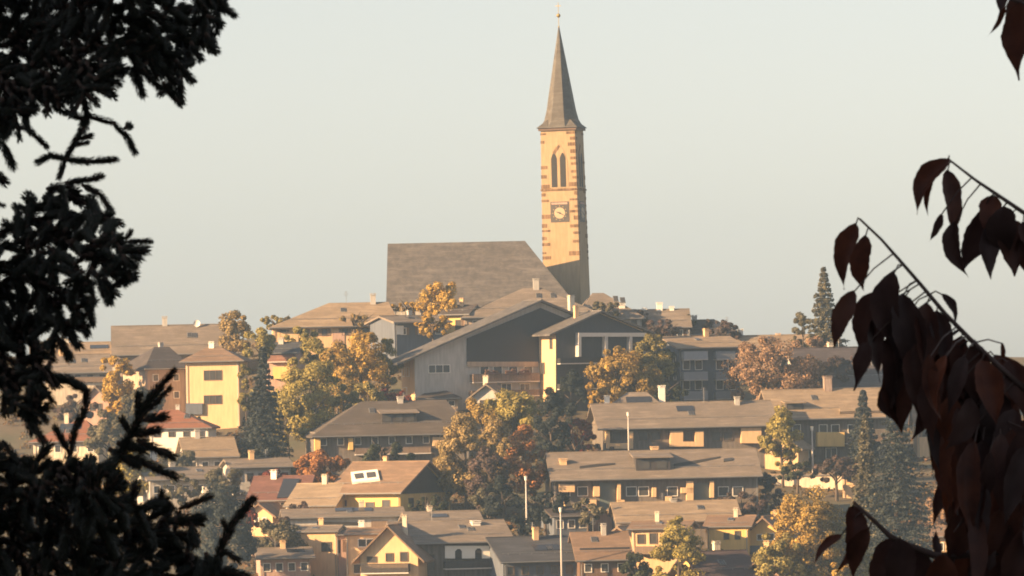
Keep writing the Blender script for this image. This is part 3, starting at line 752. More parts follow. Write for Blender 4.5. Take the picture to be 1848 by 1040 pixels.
# gutters' downpipes, snow rails, roof windows and stacks on every roof
for i_, h in enumerate(HOUSES):
    q = random.Random(100 + i_)
    if h.o.name.startswith(('church', 'garden', 'shed')): continue
    have = [c.name.split('.')[0] for c in h.roof.children]
    if h.kind in ('side', 'hip'):
        zz = h.rtop - h.kk * h.ov - .2
        for x in (h.xa + .2, h.xb - .2):
            mb = MB(); mb.tube([(x, -h.ov - .09, zz), (x, -.14, zz - .35), (x, -.14, -1)], .055, 5); mb.build('downpipe', METAL, h.o)
        k = h.kk
        def onr(x, y, o=0): return Vector((x, y, h.rtop + k * y + o))
        m = h.L * .5 if h.kind == 'hip' else .2
        for f in (.16,):
            y = h.L / 2 * f; e = m * f if h.kind == 'hip' else .2
            mb = MB(); mb.tube([onr(h.xa + e, y, .16), onr(h.xb - e, y, .16)], 0.03, 5)
            n = int((h.xb - h.xa) / 1.5)
            for j in range(n):
                x = h.xa + e + (h.xb - h.xa - 2*e) * (j + .5) / n; mb.box((x-.03, y-.03, onr(x, y).z - .05), (x+.03, y+.03, onr(x, y).z + .16))
            mb.build('snow_rail', METAL, h.roof)
        if h.W > 5 and 'skylight' not in have and 'solar_panel' not in have:
            for j in range(q.choice((1, 1, 2, 2, 3)) if h.W > 9 else q.choice((0, 1))):
                x = h.xa + h.W * q.uniform(.28, .72); y = h.L / 2 * q.uniform(.25, .6); n_ = Vector((0, -k, 1)).normalized()
                if q.random() < .28:
                    w_, l_ = q.uniform(2.2, 4), 1.5; mt, nm = PANEL, 'solar_panel'
                else: w_, l_ = .85, 1.15; mt, nm = GLASS, 'roof_window'
                a = [onr(x, y), onr(x + w_, y), onr(x + w_, y + l_), onr(x, y + l_)]
                mb = MB(); mb.prism([p - n_*.02 for p in a], n_ * .13); fo = mb.build(nm, METAL if nm == 'roof_window' else mt, h.roof)
                if nm == 'roof_window':
                    a = [onr(x + .1, y + .1), onr(x + w_ - .1, y + .1), onr(x + w_ - .1, y + l_ - .1), onr(x + .1, y + l_ - .1)]
                    mb = MB(); mb.prism([p + n_*.1 for p in a], n_ * .05); mb.build('pane', GLASS, h.roof)
    if h.kind != 'front' and h.W > 6 and q.random() < .5 and 'antenna' not in have:
        mb = MB(); x = h.xa + h.W * q.uniform(.3, .7); zt_ = h.H + h.h; hh_ = q.uniform(1.3, 2.2); y = h.L/2 + .4
        mb.tube([(x, y, zt_ - .8), (x, y, zt_ + hh_)], .035, 5)
        for j, w_ in enumerate((.5, .7, .9, .7)): mb.box((x - w_/2, y - .02, zt_ + hh_ - .1 - j*.22), (x + w_/2, y + .02, zt_ + hh_ - .06 - j*.22))
        mb.build('antenna', METAL, h.roof)
    if 'chimney' not in have and h.W > 4:
        mb = MB(); w_ = q.uniform(.55, .85)
        if h.kind == 'front': x, y, zt_ = (h.xa + h.xb)/2 + q.choice((-1, 1)) * h.W * .16, h.L * .5, h.H + h.h
        else: x, y, zt_ = h.xa + h.W * q.uniform(.3, .7), h.L * q.uniform(.42, .6), h.H + h.h
        t_ = zt_ + q.uniform(.7, 1.3)
        mb.box((x-w_/2, y-w_/2, zt_ - 2.2), (x+w_/2, y+w_/2, t_)); mb.box((x-w_/2-.08, y-w_/2-.08, t_), (x+w_/2+.08, y+w_/2+.08, t_+.12))
        for sx in (-1, 1): mb.box((x+sx*w_*.3-.07, y-w_*.35, t_+.12), (x+sx*w_*.3+.07, y+w_*.35, t_+.26))
        mb.box((x-w_/2-.06, y-w_/2-.06, t_+.26), (x+w_/2+.06, y+w_/2+.06, t_+.32))
        mb.build('chimney', q.choice((WHITE, CREAM, GREYW, TRIM)), h.roof)

# ------------------------------------------------------------------ trees
FO = {}
def fol(key):
    pal = {
        'gold':   ((.58, .38, .085), (.40, .28, .075)),
        'amber':  ((.50, .335, .09), (.27, .20, .07)),
        'olive':  ((.36, .30, .10), (.18, .16, .065)),
        'lime':   ((.46, .38, .11), (.24, .21, .075)),
        'tan':    ((.42, .31, .14), (.26, .20, .09)),
        'rust':   ((.38, .25, .15), (.28, .18, .115)),
        'orange': ((.46, .21, .075), (.30, .15, .06)),
        'red':    ((.34, .075, .045), (.17, .06, .045)),
        'green':  ((.075, .085, .045), (.045, .055, .035)),
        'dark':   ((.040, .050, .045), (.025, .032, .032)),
        'blue':   ((.070, .085, .080), (.045, .055, .058)),  # spruce colour, also paints blue valley haze onto the lowest trees
        'grey':   ((.20, .18, .115), (.12, .115, .08)),
        'mauve':  ((.15, .10, .085), (.09, .075, .065)),
    }
    if key not in FO: FO[key] = foliage('foliage_' + key, *pal[key])
    return FO[key]
def leafquads(c, nrm, size, rg, stretch=1.5):
    """diamond leaf clumps at c (n,3) facing nrm"""
    n = len(c)
    nrm = nrm / (np.linalg.norm(nrm, axis=1, keepdims=True) + 1e-9)
    a = np.cross(nrm, rg.normal(size=(n, 3))); a /= np.linalg.norm(a, axis=1, keepdims=True) + 1e-9
    b = np.cross(nrm, a)
    s = size * rg.uniform(.55, 1.35, (n, 1))
    a = a * s * stretch * .5; b = b * s * .5
    bend = nrm * s * .22
    V = np.stack([c - a, c - b * rg.uniform(.6, 1, (n, 1)) + bend, c + a * rg.uniform(.7, 1, (n, 1)), c + b + bend], 1)
    return V.reshape(-1, 3)
def crown_points(shape, w, hgt, rg, n):
    """clumped points in the crown, and outward directions; base at z = 0"""
    rx = w / 2
    pts, out = [], []
    if shape == 'cone':
        tiers = max(9, int(hgt / .75)); per = []
        for i in range(tiers):
            f = (i + .3) / tiers
            rr = rx * (1 - f) ** .85 * rg.uniform(.78, 1.12)
            nb = max(4, int(11 * (1 - f) + 3))
            a0 = rg.uniform(0, 6.28)
            for k in range(nb):
                an = a0 + 6.283 * k / nb + rg.uniform(-.25, .25)
                per.append((f * hgt, rr * rg.uniform(.7, 1.12) + .12, an))
        m = max(6, n // len(per))
        for z, rr, an in per:
            t = rg.uniform(.12, 1, m) ** .7
            wid = .20 * rr * (1.15 - t) + .06
            x = t * rr; y = rg.normal(size=m) * wid; dz = -.32 * x + .10 * x * t + rg.normal(size=m) * .14
            c, s = math.cos(an), math.sin(an)
            pts.append(np.stack([x * c - y * s, x * s + y * c, z + dz + .12 * rx], 1))
            out.append(np.stack([np.full(m, c) * .5, np.full(m, s) * .5, np.full(m, .8)], 1))
        return np.concatenate(pts), np.concatenate(out)
    if shape == 'column': nc, fx = 34, 1.0
    else: nc, fx = 30, 1.0
    nc = int(nc * max(.7, min(2.2, (w * hgt) / 46)))
    k = 0
    while k < nc:
        p = rg.normal(size=3); p /= np.linalg.norm(p); p *= rg.uniform(.2, 1.12) ** .45
        if shape == 'spread' and p[2] < -.45: continue
        zz = p[2]
        if shape == 'column': wd = (1 - max(0, zz) ** 2.2 * .55)
        elif shape == 'egg': wd = 1 - .42 * max(0, zz) + .1 * min(0, zz)
        else: wd = 1
        rc = rg.uniform(.10, .34) * min(rx, hgt * .5)
        c = np.array([p[0] * (rx - rc * .5) * wd, p[1] * (rx - rc * .5) * wd, hgt / 2 + zz * (hgt / 2 - rc * .6)])
        m = int(n / nc * rg.uniform(.6, 1.4))
        q = rg.normal(size=(m, 3)); q /= np.linalg.norm(q, axis=1, keepdims=True)
        rr = rc * rg.uniform(.35, 1.08, (m, 1)) ** .6
        q2 = q * rr; q2[:, 2] *= .8
        pts.append(c + q2); out.append(q + p * .5 + np.array([0, 0, .35]))
        k += 1
    return np.concatenate(pts), np.concatenate(out)
TG = 'autumn trees between the houses'
def tree(name, label, cx, w, top, bot, g, col, shape='round', n=None, leaf=None, cat='tree', group=TG, d=None):
    d = d or d_of(cx, g); s = K * d
    rg = np.random.default_rng(abs(hash((cx, top, w))) % 99991 if False else int(cx * 7 + top * 13 + w * 3))
    zb = P(cx, g, d).z; p = P(cx, bot, d)
    W, Hc = w * s, (bot - top) * s
    base = Vector((p.x, p.y, min(zb, p.z - .2)))
    o = empty(name, Matrix.Translation(base), label, cat, group)
    z0 = p.z - base.z
    n = n or int(1800 + 105 * W * Hc)
    n = min(n, 14000)
    leaf = leaf or .29
    pts, out = crown_points(shape, W, Hc, rg, n)
    out = out + rg.normal(size=out.shape) * .55
    V = leafquads(pts + np.array([0, 0, z0]), out, leaf, rg, 1.9 if shape == 'cone' else 1.45)
    me = np_mesh('crown', V, 4)
    link('crown', me, fol(col), o)
    mb = MB(); tr = max(.12, W * .035)
    top_z = z0 + Hc * (.95 if shape == 'cone' else .7)
    q = random.Random(int(cx))
    pp = [(0, 0, -1.5), (q.uniform(-.1, .1), 0, z0 * .5 + .2), (q.uniform(-.2, .2), q.uniform(-.2, .2), z0 + Hc * .35), (q.uniform(-.2, .2), q.uniform(-.2, .2), top_z)]
    mb.tube(pp, [tr * 1.25, tr, tr * .7, tr * .12], 7)
    if shape != 'cone':
        for i in range(7):
            an = q.uniform(0, 6.28); zz = z0 + Hc * q.uniform(.08, .45); ln = W * .42 * q.uniform(.6, 1)
            mb.tube([(0, 0, zz), (math.cos(an) * ln * .5, math.sin(an) * ln * .5, zz + ln * .45), (math.cos(an) * ln, math.sin(an) * ln, zz + ln * .8)], [tr * .5, tr * .3, .02], 5)
    mb.build('trunk', BARK, o, smooth=True)
    return o
T = tree
# crest
T('golden_tree', 'tall golden tree glowing against the dark church roof', 800, 92, 502, 615, 640, 'gold', 'round', d=996)
T('golden_tree', 'small golden tree beside the slate blue shaded house', 782, 66, 562, 612, 655, 'gold')
T('maple_tree', 'round tan maple standing in front of the long grey ridge roof', 421, 80, 560, 648, 700, 'tan')
T('shrub', 'flat olive bush at the low end of the broad tan roof', 500, 78, 570, 600, 645, 'olive', cat='shrub', group='shrubs')
T('poplar_tree', 'golden column shaped poplar rising past the long grey ridge roof', 213, 66, 610, 770, 772, 'gold', 'column')
T('shrub', 'grey green bush by the low grey ridge house', 92, 70, 606, 640, 680, 'grey', cat='shrub', group='shrubs')
T('shrub', 'thin crest bush next to the white chimney pots', 1160, 40, 560, 590, 625, 'mauve', cat='shrub', group='shrubs')
T('shrub', 'dark crest bush between the chimney pots and the bent aerial', 1236, 44, 566, 600, 630, 'green', cat='shrub', group='shrubs')
T('shrub', 'brown crest bush under the bent aerial', 1288, 70, 576, 606, 635, 'mauve', cat='shrub', group='shrubs')
T('shrub', 'purple brown hedge bush below the white chimney pots', 1195, 76, 575, 622, 650, 'mauve', cat='shrub', group='shrubs')
T('larch_tree', 'tall grey green larch against the sky beside the hanging red leaves', 1490, 92, 486, 660, 690, 'grey', 'cone')
T('larch_tree', 'short pale larch beside the tall grey green larch', 1449, 48, 556, 640, 680, 'grey', 'egg')
T('shrub', 'rust bush on the tan crest roof line', 1468, 90, 602, 668, 690, 'rust', cat='shrub', group='shrubs')
# upper row
T('beech_tree', 'wide rust brown beech next to the slate blue apartment house', 1384, 172, 604, 748, 768, 'rust', 'round')
T('birch_tree', 'wide golden birch in front of the chalet with pale balcony beams', 1116, 112, 612, 745, 760, 'amber', 'egg')
T('birch_tree', 'taller olive gold birch leaning on the apartment house corner', 1178, 86, 596, 730, 755, 'olive', 'egg')
T('shrub', 'low dark hedge bush under the two birches', 1196, 96, 690, 735, 775, 'green', cat='shrub', group='shrubs')
T('shrub', 'thin sunlit golden bush at the edge of the chalet balconies', 1068, 26, 648, 750, 765, 'gold', 'column', cat='shrub', group='shrubs')
T('linden_tree', 'golden linden standing west of the white plastered chalet corner', 652, 112, 588, 735, 765, 'gold', 'egg')
T('linden_tree', 'dull olive linden close to the lit chalet side wall', 698, 58, 606, 712, 755, 'olive', 'egg')
T('linden_tree', 'tall olive yellow linden between dark conifer and golden linden', 562, 118, 612, 800, 835, 'lime', 'egg')
T('linden_tree', 'bushy olive crown over the small dark blue roof', 470, 66, 588, 656, 720, 'lime')
T('linden_tree', 'dark olive crown low between the two lindens', 620, 70, 690, 770, 820, 'olive')
T('linden_tree', 'yellow green crown above the reddish balcony house', 575, 60, 606, 690, 740, 'olive')
T('spruce_tree', 'dark blue green spruce right beside the pale yellow block', 478, 108, 630, 842, 860, 'blue', 'cone')
T('shrub', 'shaded bush at the corner of the pale yellow block', 445, 40, 650, 760, 790, 'olive', 'column', cat='shrub', group='shrubs')
T('shrub', 'red maple bush at the foot of the lit chalet side wall', 716, 76, 694, 750, 770, 'red', cat='shrub', group='shrubs')
T('shrub', 'grey bush under the yellow poplar', 225, 74, 738, 800, 830, 'grey', cat='shrub', group='shrubs')
# middle
T('oak_tree', 'big bronze oak in the middle of the village below the slate roofed shed', 842, 118, 736, 915, 935, 'tan', 'egg')
T('oak_tree', 'slanting yellow olive oak below the large chalet balconies', 928, 120, 696, 800, 850, 'lime', 'spread')
T('oak_tree', 'shadowy oak hiding the ground below the bronze oak', 884, 92, 800, 930, 945, 'mauve')
T('cypress_tree', 'orange cone shaped tree behind the white lamp post', 950, 84, 764, 900, 925, 'orange', 'egg')
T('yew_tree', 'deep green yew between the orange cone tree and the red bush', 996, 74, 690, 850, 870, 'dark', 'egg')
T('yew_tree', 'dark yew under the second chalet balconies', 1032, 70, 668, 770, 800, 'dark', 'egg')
T('shrub', 'bright red bush at the corner of the long tan roofed house', 1043, 62, 746, 822, 845, 'red', cat='shrub', group='shrubs')
T('hedge', 'dark red brown hedge above the long grey brown roof', 1040, 130, 796, 830, 860, 'mauve', cat='hedge', group='hedges')
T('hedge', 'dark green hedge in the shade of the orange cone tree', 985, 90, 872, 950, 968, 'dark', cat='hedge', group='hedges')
T('plum_tree', 'yellow green tree in front of the long tan roofed house', 1412, 80, 722, 852, 880, 'lime', 'egg')
T('shrub', 'dark bush behind the long row of sunlit wall patches', 1382, 60, 850, 890, 920, 'dark', cat='shrub', group='shrubs')
T('shrub', 'green garden bush below the sunlit yellow balcony', 1440, 80, 830, 875, 900, 'green', cat='shrub', group='shrubs')
T('shrub', 'brown garden bush in front of the yellow balcony house', 1510, 90, 822, 880, 905, 'mauve', cat='shrub', group='shrubs')
T('hedge', 'grey terraced vine hedge above the little yellow gabled house', 1406, 90, 880, 925, 945, 'mauve', cat='hedge', group='hedges')
T('chestnut_tree', 'large orange brown chestnut beside the little yellow gabled house', 1462, 158, 872, 1075, 1090, 'amber', 'egg')
T('chestnut_tree', 'olive chestnut at the bottom edge in front of the orange brown one', 1410, 110, 960, 1085, 1095, 'olive')
T('willow_tree', 'yellow green willow in front of the sunlit yellow terrace house', 1228, 112, 936, 1085, 1092, 'lime', 'egg')
T('shrub', 'dark shrub between the willow and the plum dark roof', 1292, 60, 988, 1030, 1070, 'green', cat='shrub', group='shrubs')
T('spruce_tree', 'huge blue grey spruce half hidden by the hanging red leaves', 1622, 175, 700, 1045, 1060, 'blue', 'cone')
T('spruce_tree', 'slimmer grey spruce next to the huge blue grey spruce', 1566, 96, 752, 1000, 1020, 'grey', 'cone')
T('shrub', 'rusty shrub behind the gaps of the red leaves', 1716, 90, 872, 965, 1000, 'rust', cat='shrub', group='shrubs')
T('shrub', 'pale yellow shrub at the bottom edge under the hanging leaves', 1512, 60, 1015, 1070, 1085, 'gold', cat='shrub', group='shrubs', d=790)
# lower left
T('cherry_tree', 'orange tree above the brown skylight roof', 582, 104, 808, 895, 905, 'orange', 'spread')
T('shrub', 'red shrub near the solar glass roof', 487, 74, 846, 905, 925, 'red', cat='shrub', group='shrubs')
T('oak_tree', 'blue shaded tree mass behind the upright spruce shoot', 400, 130, 868, 1060, 1075, 'blue', 'round')  # blue foliage colour carries the hazy shade here
T('oak_tree', 'grey green tree in front of the plain tan roof', 404, 70, 838, 900, 930, 'grey')
T('oak_tree', 'pale green tree glimpsed through the spruce twigs', 245, 90, 812, 905, 930, 'lime')
T('shrub', 'green shrub behind the upright spruce shoot base', 330, 70, 856, 910, 940, 'grey', cat='shrub', group='shrubs')
T('shrub', 'greyish shrub below the pale washed bottom wall', 500, 110, 935, 1015, 1045, 'grey', cat='shrub', group='shrubs')
T('shrub', 'dusky red shrub beside the cream house with the rounded parapet', 512, 56, 928, 1000, 1030, 'mauve', cat='shrub', group='shrubs')
T('shrub', 'green shrub in front of the shaded chalet gable', 770, 84, 890, 935, 960, 'green', cat='shrub', group='shrubs')
T('shrub', 'small mottled shrub below the bronze oak', 880, 70, 875, 930, 955, 'grey', cat='shrub', group='shrubs')
T('shrub', 'dark green bush under the hip roof with mossy tiles', 690, 110, 795, 850, 872, 'green', cat='shrub', group='shrubs')

T('linden_tree', 'small lime crown behind the small dark blue roof', 540, 70, 588, 640, 690, 'lime')
T('linden_tree', 'golden olive crown squeezed between the tall linden and the golden linden', 610, 82, 612, 745, 790, 'amber', 'egg')
T('linden_tree', 'yellow green lower crown above the mossy hipped roof', 588, 96, 738, 815, 838, 'lime')
T('linden_tree', 'dull green crown beside the mossy hipped roof corner', 520, 72, 716, 806, 840, 'lime', 'egg')
T('linden_tree', 'dark olive crown in front of the golden linden foot', 664, 76, 690, 752, 800, 'olive')
T('oak_tree', 'pale bronze oak nearest the shaded chalet gable', 806, 72, 790, 905, 930, 'tan', 'egg')
T('oak_tree', 'amber oak crown just under the flower balconies', 872, 96, 716, 800, 850, 'amber')
T('oak_tree', 'olive oak crown between the bronze oak and the orange cone tree', 902, 84, 752, 870, 900, 'tan', 'egg')
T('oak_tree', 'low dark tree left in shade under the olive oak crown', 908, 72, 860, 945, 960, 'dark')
T('beech_tree', 'mauve brown beech leaning on the mauve grey roof', 1452, 92, 640, 728, 768, 'rust')
T('beech_tree', 'dull brown treetop in front of the mauve grey roof', 1512, 96, 636, 706, 760, 'mauve', 'spread')
T('birch_tree', 'bright amber crown filling the space between the two birches', 1150, 88, 642, 745, 762, 'amber')
T('ivy_tree', 'dark ivy clad tree against the apartment house side wall', 1206, 50, 622, 728, 752, 'green', 'column')
T('spruce_tree', 'grey green young spruce behind the striped chimney house', 1560, 70, 706, 830, 850, 'blue', 'cone')
T('shrub', 'mauve shrub row over the low tan roof', 1338, 96, 884, 940, 955, 'mauve', cat='shrub', group='shrubs')
T('chestnut_tree', 'golden olive chestnut under the lowest twig of red leaves', 1532, 104, 925, 1080, 1090, 'olive', 'egg')
T('shrub', 'green shrub at the corner of the brown roofed hut', 1150, 66, 992, 1060, 1082, 'green', cat='shrub', group='shrubs')
T('shrub', 'dark shrub at the end of the wide slate roof', 938, 76, 926, 1000, 1030, 'dark', cat='shrub', group='shrubs')
T('shrub', 'rosy shrub beside the small red roofed house', 440, 56, 902, 975, 1000, 'red', cat='shrub', group='shrubs')
T('shrub', 'dusty brown shrub above the pale washed bottom wall', 548, 60, 905, 945, 975, 'mauve', cat='shrub', group='shrubs')
T('oak_tree', 'grey tree beside the shaded house with the steep dark hipped roof', 262, 84, 690, 790, 812, 'grey')
T('oak_tree', 'grey tree between the two orange tiled roofs', 196, 80, 738, 840, 860, 'grey')
T('shrub', 'brown shrub before the white and brown house', 140, 90, 712, 765, 790, 'mauve', cat='shrub', group='shrubs')
T('oak_tree', 'mottled green tree below the orange tiled roof with the white eave wall', 318, 84, 800, 870, 900, 'grey')
T('shrub', 'golden shrub under the pale yellow block wall', 352, 52, 738, 782, 800, 'olive', cat='shrub', group='shrubs')
T('shrub', 'green shrub between the long grey brown roof and the low tan roof', 1062, 70, 900, 950, 975, 'grey', cat='shrub', group='shrubs')
T('shrub', 'golden grass tuft bush on the ochre terrace wall', 735, 70, 544, 566, 600, 'gold', cat='shrub', group='shrubs', d=999)
T('shrub', 'golden brown bush on the crest beside the church gable', 640, 90, 568, 600, 640, 'tan', cat='shrub', group='shrubs')
T('shrub', 'tan crest bush east of the church tower', 1095, 60, 540, 575, 625, 'grey', cat='shrub', group='shrubs')
T('shrub', 'brown bush on the roof line beside the rust beech', 1310, 60, 580, 622, 650, 'mauve', cat='shrub', group='shrubs')

# low cover between the houses: nobody could count it
def undergrowth():
    rg = np.random.default_rng(5); C, O = [], []
    for i in range(3000):
        px = rg.uniform(-120, 1960) if i < 2000 else rg.normal(924, 1900); t = rg.uniform(-.12, 1.06) if i < 2000 else rg.normal(.4, .5); d = max(660, 800 + 200 * t)
        x = P(px, 600, d).x; z = terrain(x, d)
        r = rg.uniform(.5, 1.5); m = int(26 * r)
        q = rg.normal(size=(m, 3)); q /= np.linalg.norm(q, axis=1, keepdims=True); q[:, 2] = np.abs(q[:, 2])
        C.append(np.array([x, d, z]) + q * r * np.array([1, 1, .8])); O.append(q + np.array([0, 0, .3]))
    C = np.concatenate(C); O = np.concatenate(O) + rg.normal(size=(len(C), 3)) * .5
    V = leafquads(C, O, .42, rg)
    m = foliage('undergrowth_leaves', (.12, .10, .045), (.20, .115, .06))
    tag(link('undergrowth', np_mesh('undergrowth', V, 4), m), kind='stuff')
undergrowth()

# ------------------------------------------------------------------ lamp posts and masts
def lamp(label, px, top, bot, g, arm=1):
    d = d_of(px, g) - 3; p = P(px, bot, d); q = P(px, top, d)
    hgt = q.z - p.z
    o = empty('street_lamp', Matrix.Translation(p), label, 'street lamp', 'white street lamps')
    mb = MB(); mb.tube([(0, 0, -3), (0, 0, hgt * .5), (0, 0, hgt)], [.15, .12, .08], 8); mb.build('post', BEAM, o, smooth=True)
    mb = MB(); mb.tube([(0, 0, hgt), (0, 0, hgt + .12), (0, 0, hgt + .5), (0, 0, hgt + .62), (0, 0, hgt + .66)], [.1, .17, .2, .27, .04], 10); mb.build('lamp_head', TRIM, o)
    return o
lamp('thin white lamp post in front of the orange cone shaped tree', 951, 868, 966, 985)
lamp('white lamp post at the bottom edge beside the blue grey roof', 1014, 925, 1046, 1075, -1)
lamp('white lamp post before the white U shaped balcony', 1135, 752, 818, 850)
lamp('sunlit lamp post under the yellow balcony', 1467, 778, 848, 868)

# ------------------------------------------------------------------ foreground: spruce boughs
FD = 9.0
def noise1(x, y, s):
    return (math.sin(x * .013 * s + 1.3) + math.sin(y * .017 * s + .4) + math.sin((x + y) * .009 * s + 2.2)) / 3
def inpoly(p, poly):
    x, y = p; c = False
    for (x1, y1), (x2, y2) in zip(poly, poly[1:] + poly[:1]):
        if (y1 > y) != (y2 > y) and x < (x2 - x1) * (y - y1) / (y2 - y1) + x1: c = not c
    return c
NEEDLE, nt_, b_n = nodes('spruce_needles')
g_ = N(nt_, 'ShaderNodeNewGeometry')
nt_.links.new(ramp(nt_, g_.outputs['Random Per Island'], [(0, (.010, .013, .010)), (1, (.030, .034, .024))]), b_n.inputs['Base Color'])
b_n.inputs['Roughness'].default_value = .55; b_n.inputs['Specular IOR Level'].default_value = .25
TWIG = plain('spruce_twig_bark', (.055, .032, .022), .85, 0, .3)
def bough(root_px, polys, tips, limb, tree_o, seed, spacing=19, name='branch'):
    """branching needle shoots: points inside the outline joined to the nearest grown node, plus single tip shoots"""
    rr = random.Random(seed)
    pts = []
    tries = 0
    for poly, sp in polys:
        x0, x1 = min(p[0] for p in poly), max(p[0] for p in poly); y0, y1 = min(p[1] for p in poly), max(p[1] for p in poly)
        n = int((x1 - x0) * (y1 - y0) / (sp * sp) * 3); mine = []
        for _ in range(n):
            q = (rr.uniform(x0, x1), rr.uniform(y0, y1))
            if inpoly(q, poly) and all((q[0]-a[0])**2 + (q[1]-a[1])**2 > sp * sp * .55 for a in mine): mine.append(q)
        pts += mine
    nodes_ = [root_px]; par = [-1]; todo = pts[:]
    best = [(float('inf'), 0)] * len(todo)
    def cost(a, b): return math.hypot(a[0]-b[0], (a[1]-b[1]) * 1.0) + max(0, b[0] - a[0]) * .35   # boughs reach out and down
    best = [(cost(q, root_px), 0) for q in todo]
    while todo:
        i = min(range(len(todo)), key=lambda k: best[k][0])
        q = todo.pop(i); _, pi = best.pop(i)
        nodes_.append(q); par.append(pi); k = len(nodes_) - 1
        for j in range(len(todo)):
            c = cost(todo[j], q)
            if c < best[j][0]: best[j] = (c, k)
    segs = []
    def dep(p): return FD + .28 * noise1(p[0], p[1], 1.0 + seed * .07)
    for k in range(1, len(nodes_)):
        a, b = nodes_[par[k]], nodes_[k]
        L_ = math.hypot(a[0]-b[0], a[1]-b[1])
        if L_ < 1: continue
        ext = max(1., (rr.uniform(30, 46) / L_)) if rr.random() < .75 else 1.15
        e = (a[0] + (b[0]-a[0]) * ext, a[1] + (b[1]-a[1]) * ext)
        e = (e[0] + rr.gauss(2, 5), e[1] + rr.uniform(0, 20))
        segs.append((P(a[0], a[1], dep(a)), P(e[0], e[1], dep(b) + rr.uniform(-.012, .012)), rr.uniform(8.5, 13.5)))
    for t in tips:
        wd = t[-1] if not isinstance(t[-1], tuple) else 11
        pl = [p for p in t if isinstance(p, tuple)]
        for a, b in zip(pl, pl[1:]): segs.append((P(*a, FD), P(*b, FD + rr.uniform(-.01, .01)), wd))
    # twig core
    mb = MB(); NV = []
    rg = np.random.default_rng(seed)
    for a, b, wd in segs:
        r = wd * K * FD
        ax = b - a; L_ = ax.length; ax.normalize()
        bn = Vector((rr.uniform(-1, 1), 0, rr.uniform(-1, .4))) * L_ * .06; mb.tube([a - ax * r * .3, a + ax * L_ * .25 + bn, a + ax * L_ * .7 + bn, a + ax * (L_ - r * .1), a + ax * (L_ + r * .25)], [r * .32, r * .42, r * .44, r * .34, r * .08], 6)
        n = int(80 + L_ / .001 * 4.4)
        t = rg.uniform(0, 1, n); an = rg.uniform(0, 6.283, n)
        u = ax.cross(Vector((0, 1, .2))).normalized(); v = ax.cross(u)
        A, X, U_, W_ = (np.array(q) for q in (a, ax, u, v))
        rad = np.cos(an)[:, None] * U_ + np.sin(an)[:, None] * W_
        tng = -np.sin(an)[:, None] * U_ + np.cos(an)[:, None] * W_
        base = A + X * (t * L_)[:, None] + rad * r * .36
        tap = np.where(t > .8, 1 - (t - .8) * 2.6, 1.)
        tipp = base + rad * (r * rg.uniform(.50, .90, n) * tap)[:, None] + X * (r * rg.uniform(.6, 1.2, n))[:, None]
        wv = tng * (r * .10)
        mid = (base + tipp) / 2
        NV.append(np.stack([base - wv * .6, mid - wv, tipp, mid + wv], 1).reshape(-1, 3))
    if limb:
        mb.tube([tuple(P(x, y, d)) for x, y, d, r_ in limb], [q[3] for q in limb], 8)
    br = mb.build(name, TWIG, tree_o)
    me = np_mesh('needles', np.concatenate(NV), 4)
    link('needles', me, NEEDLE, br)
    return br

tb = P(-1250, 520, 9.3)
sp_o = empty('spruce_tree', Matrix.Translation((tb.x, tb.y, terrain(tb.x, tb.y) - .1)), 'near black spruce whose needle boughs hang in along the edge of the view', 'tree', 'trees close to the viewer')
bpy.context.view_layer.update()
spi = sp_o.matrix_world.inverted()
def reparent(o, root):      # keep the world position of meshes built in world space
    o.parent = root; o.matrix_parent_inverse = Matrix.Translation(-root.location)
mb = MB(); x0, y0, z0 = tb.x, tb.y, terrain(tb.x, tb.y)
mb.tube([(x0, y0, z0 - .3), (x0 + .02, y0, z0 + 1.5), (x0, y0 + .03, z0 + 4), (x0, y0, z0 + 8)], [.19, .16, .12, .03], 12)
o = mb.build('trunk', BARK, None, smooth=True); reparent(o, sp_o)
def trunk_limb(px, py, r=.03):
    a = (-1250, py - 330, 9.3, r * 1.5); return [a, ((-1250 + px) / 2, py - 260, 9.15, r * 1.2), (px, py, FD, r * .8)]
U = [(-90, -70), (400, -70), (395, 0), (378, 45), (345, 85), (318, 160), (285, 115), (262, 140), (225, 95), (205, 150), (180, 140), (165, 180), (135, 165), (90, 180), (68, 160), (50, 215), (25, 235), (0, 225), (-90, 230)]
tipsU = [((385, -10), (402, 8)), ((375, 30), (398, 44)), ((372, 62), (381, 84)), ((345, 78), (362, 108)), ((318, 110), (347, 147)), ((296, 150), (327, 188)), ((238, 125), (258, 172)), ((195, 105), (221, 130)), ((160, 150), (207, 174)),
         ((182, 112), (187, 140)), ((10, 225), (50, 232), (86, 266), 8), ((4, 258), (24, 303)), ((-10, 310), (9, 330)), ((-20, 362), (7, 372), 7), ((245, 95), (252, 150)), ((255, 120), (290, 160)),
         ((150, 165), (158, 205), (150, 232), 12), ((150, 215), (128, 205), (119, 203), 9), ((158, 208), (205, 222), (226, 245), 8), ((226, 232), (232, 228), 9), ((226, 240), (244, 277), 9), ((150, 232), (132, 262), (118, 288), 9), ((135, 250), (165, 246), 8), ((130, 262), (158, 258), 7),
         ((118, 288), (92, 280), (68, 293), 9), ((120, 288), (158, 292), 10), ((158, 291), (210, 288), 9), ((116, 290), (106, 322), 8)]
b = bough((-60, 40), [(U, 14.3)], tipsU, trunk_limb(-60, 40), sp_o, 3); reparent(b, sp_o)
Mp = [(-80, 440), (0, 418), (35, 378), (60, 352), (105, 330), (135, 332), (160, 360), (186, 385), (196, 410), (222, 428), (240, 440), (232, 470), (220, 500), (196, 535), (172, 512), (158, 555), (150, 590), (135, 560), (122, 600), (95, 600), (75, 640), (85, 690), (60, 760), (30, 745), (0, 690), (-80, 700)]
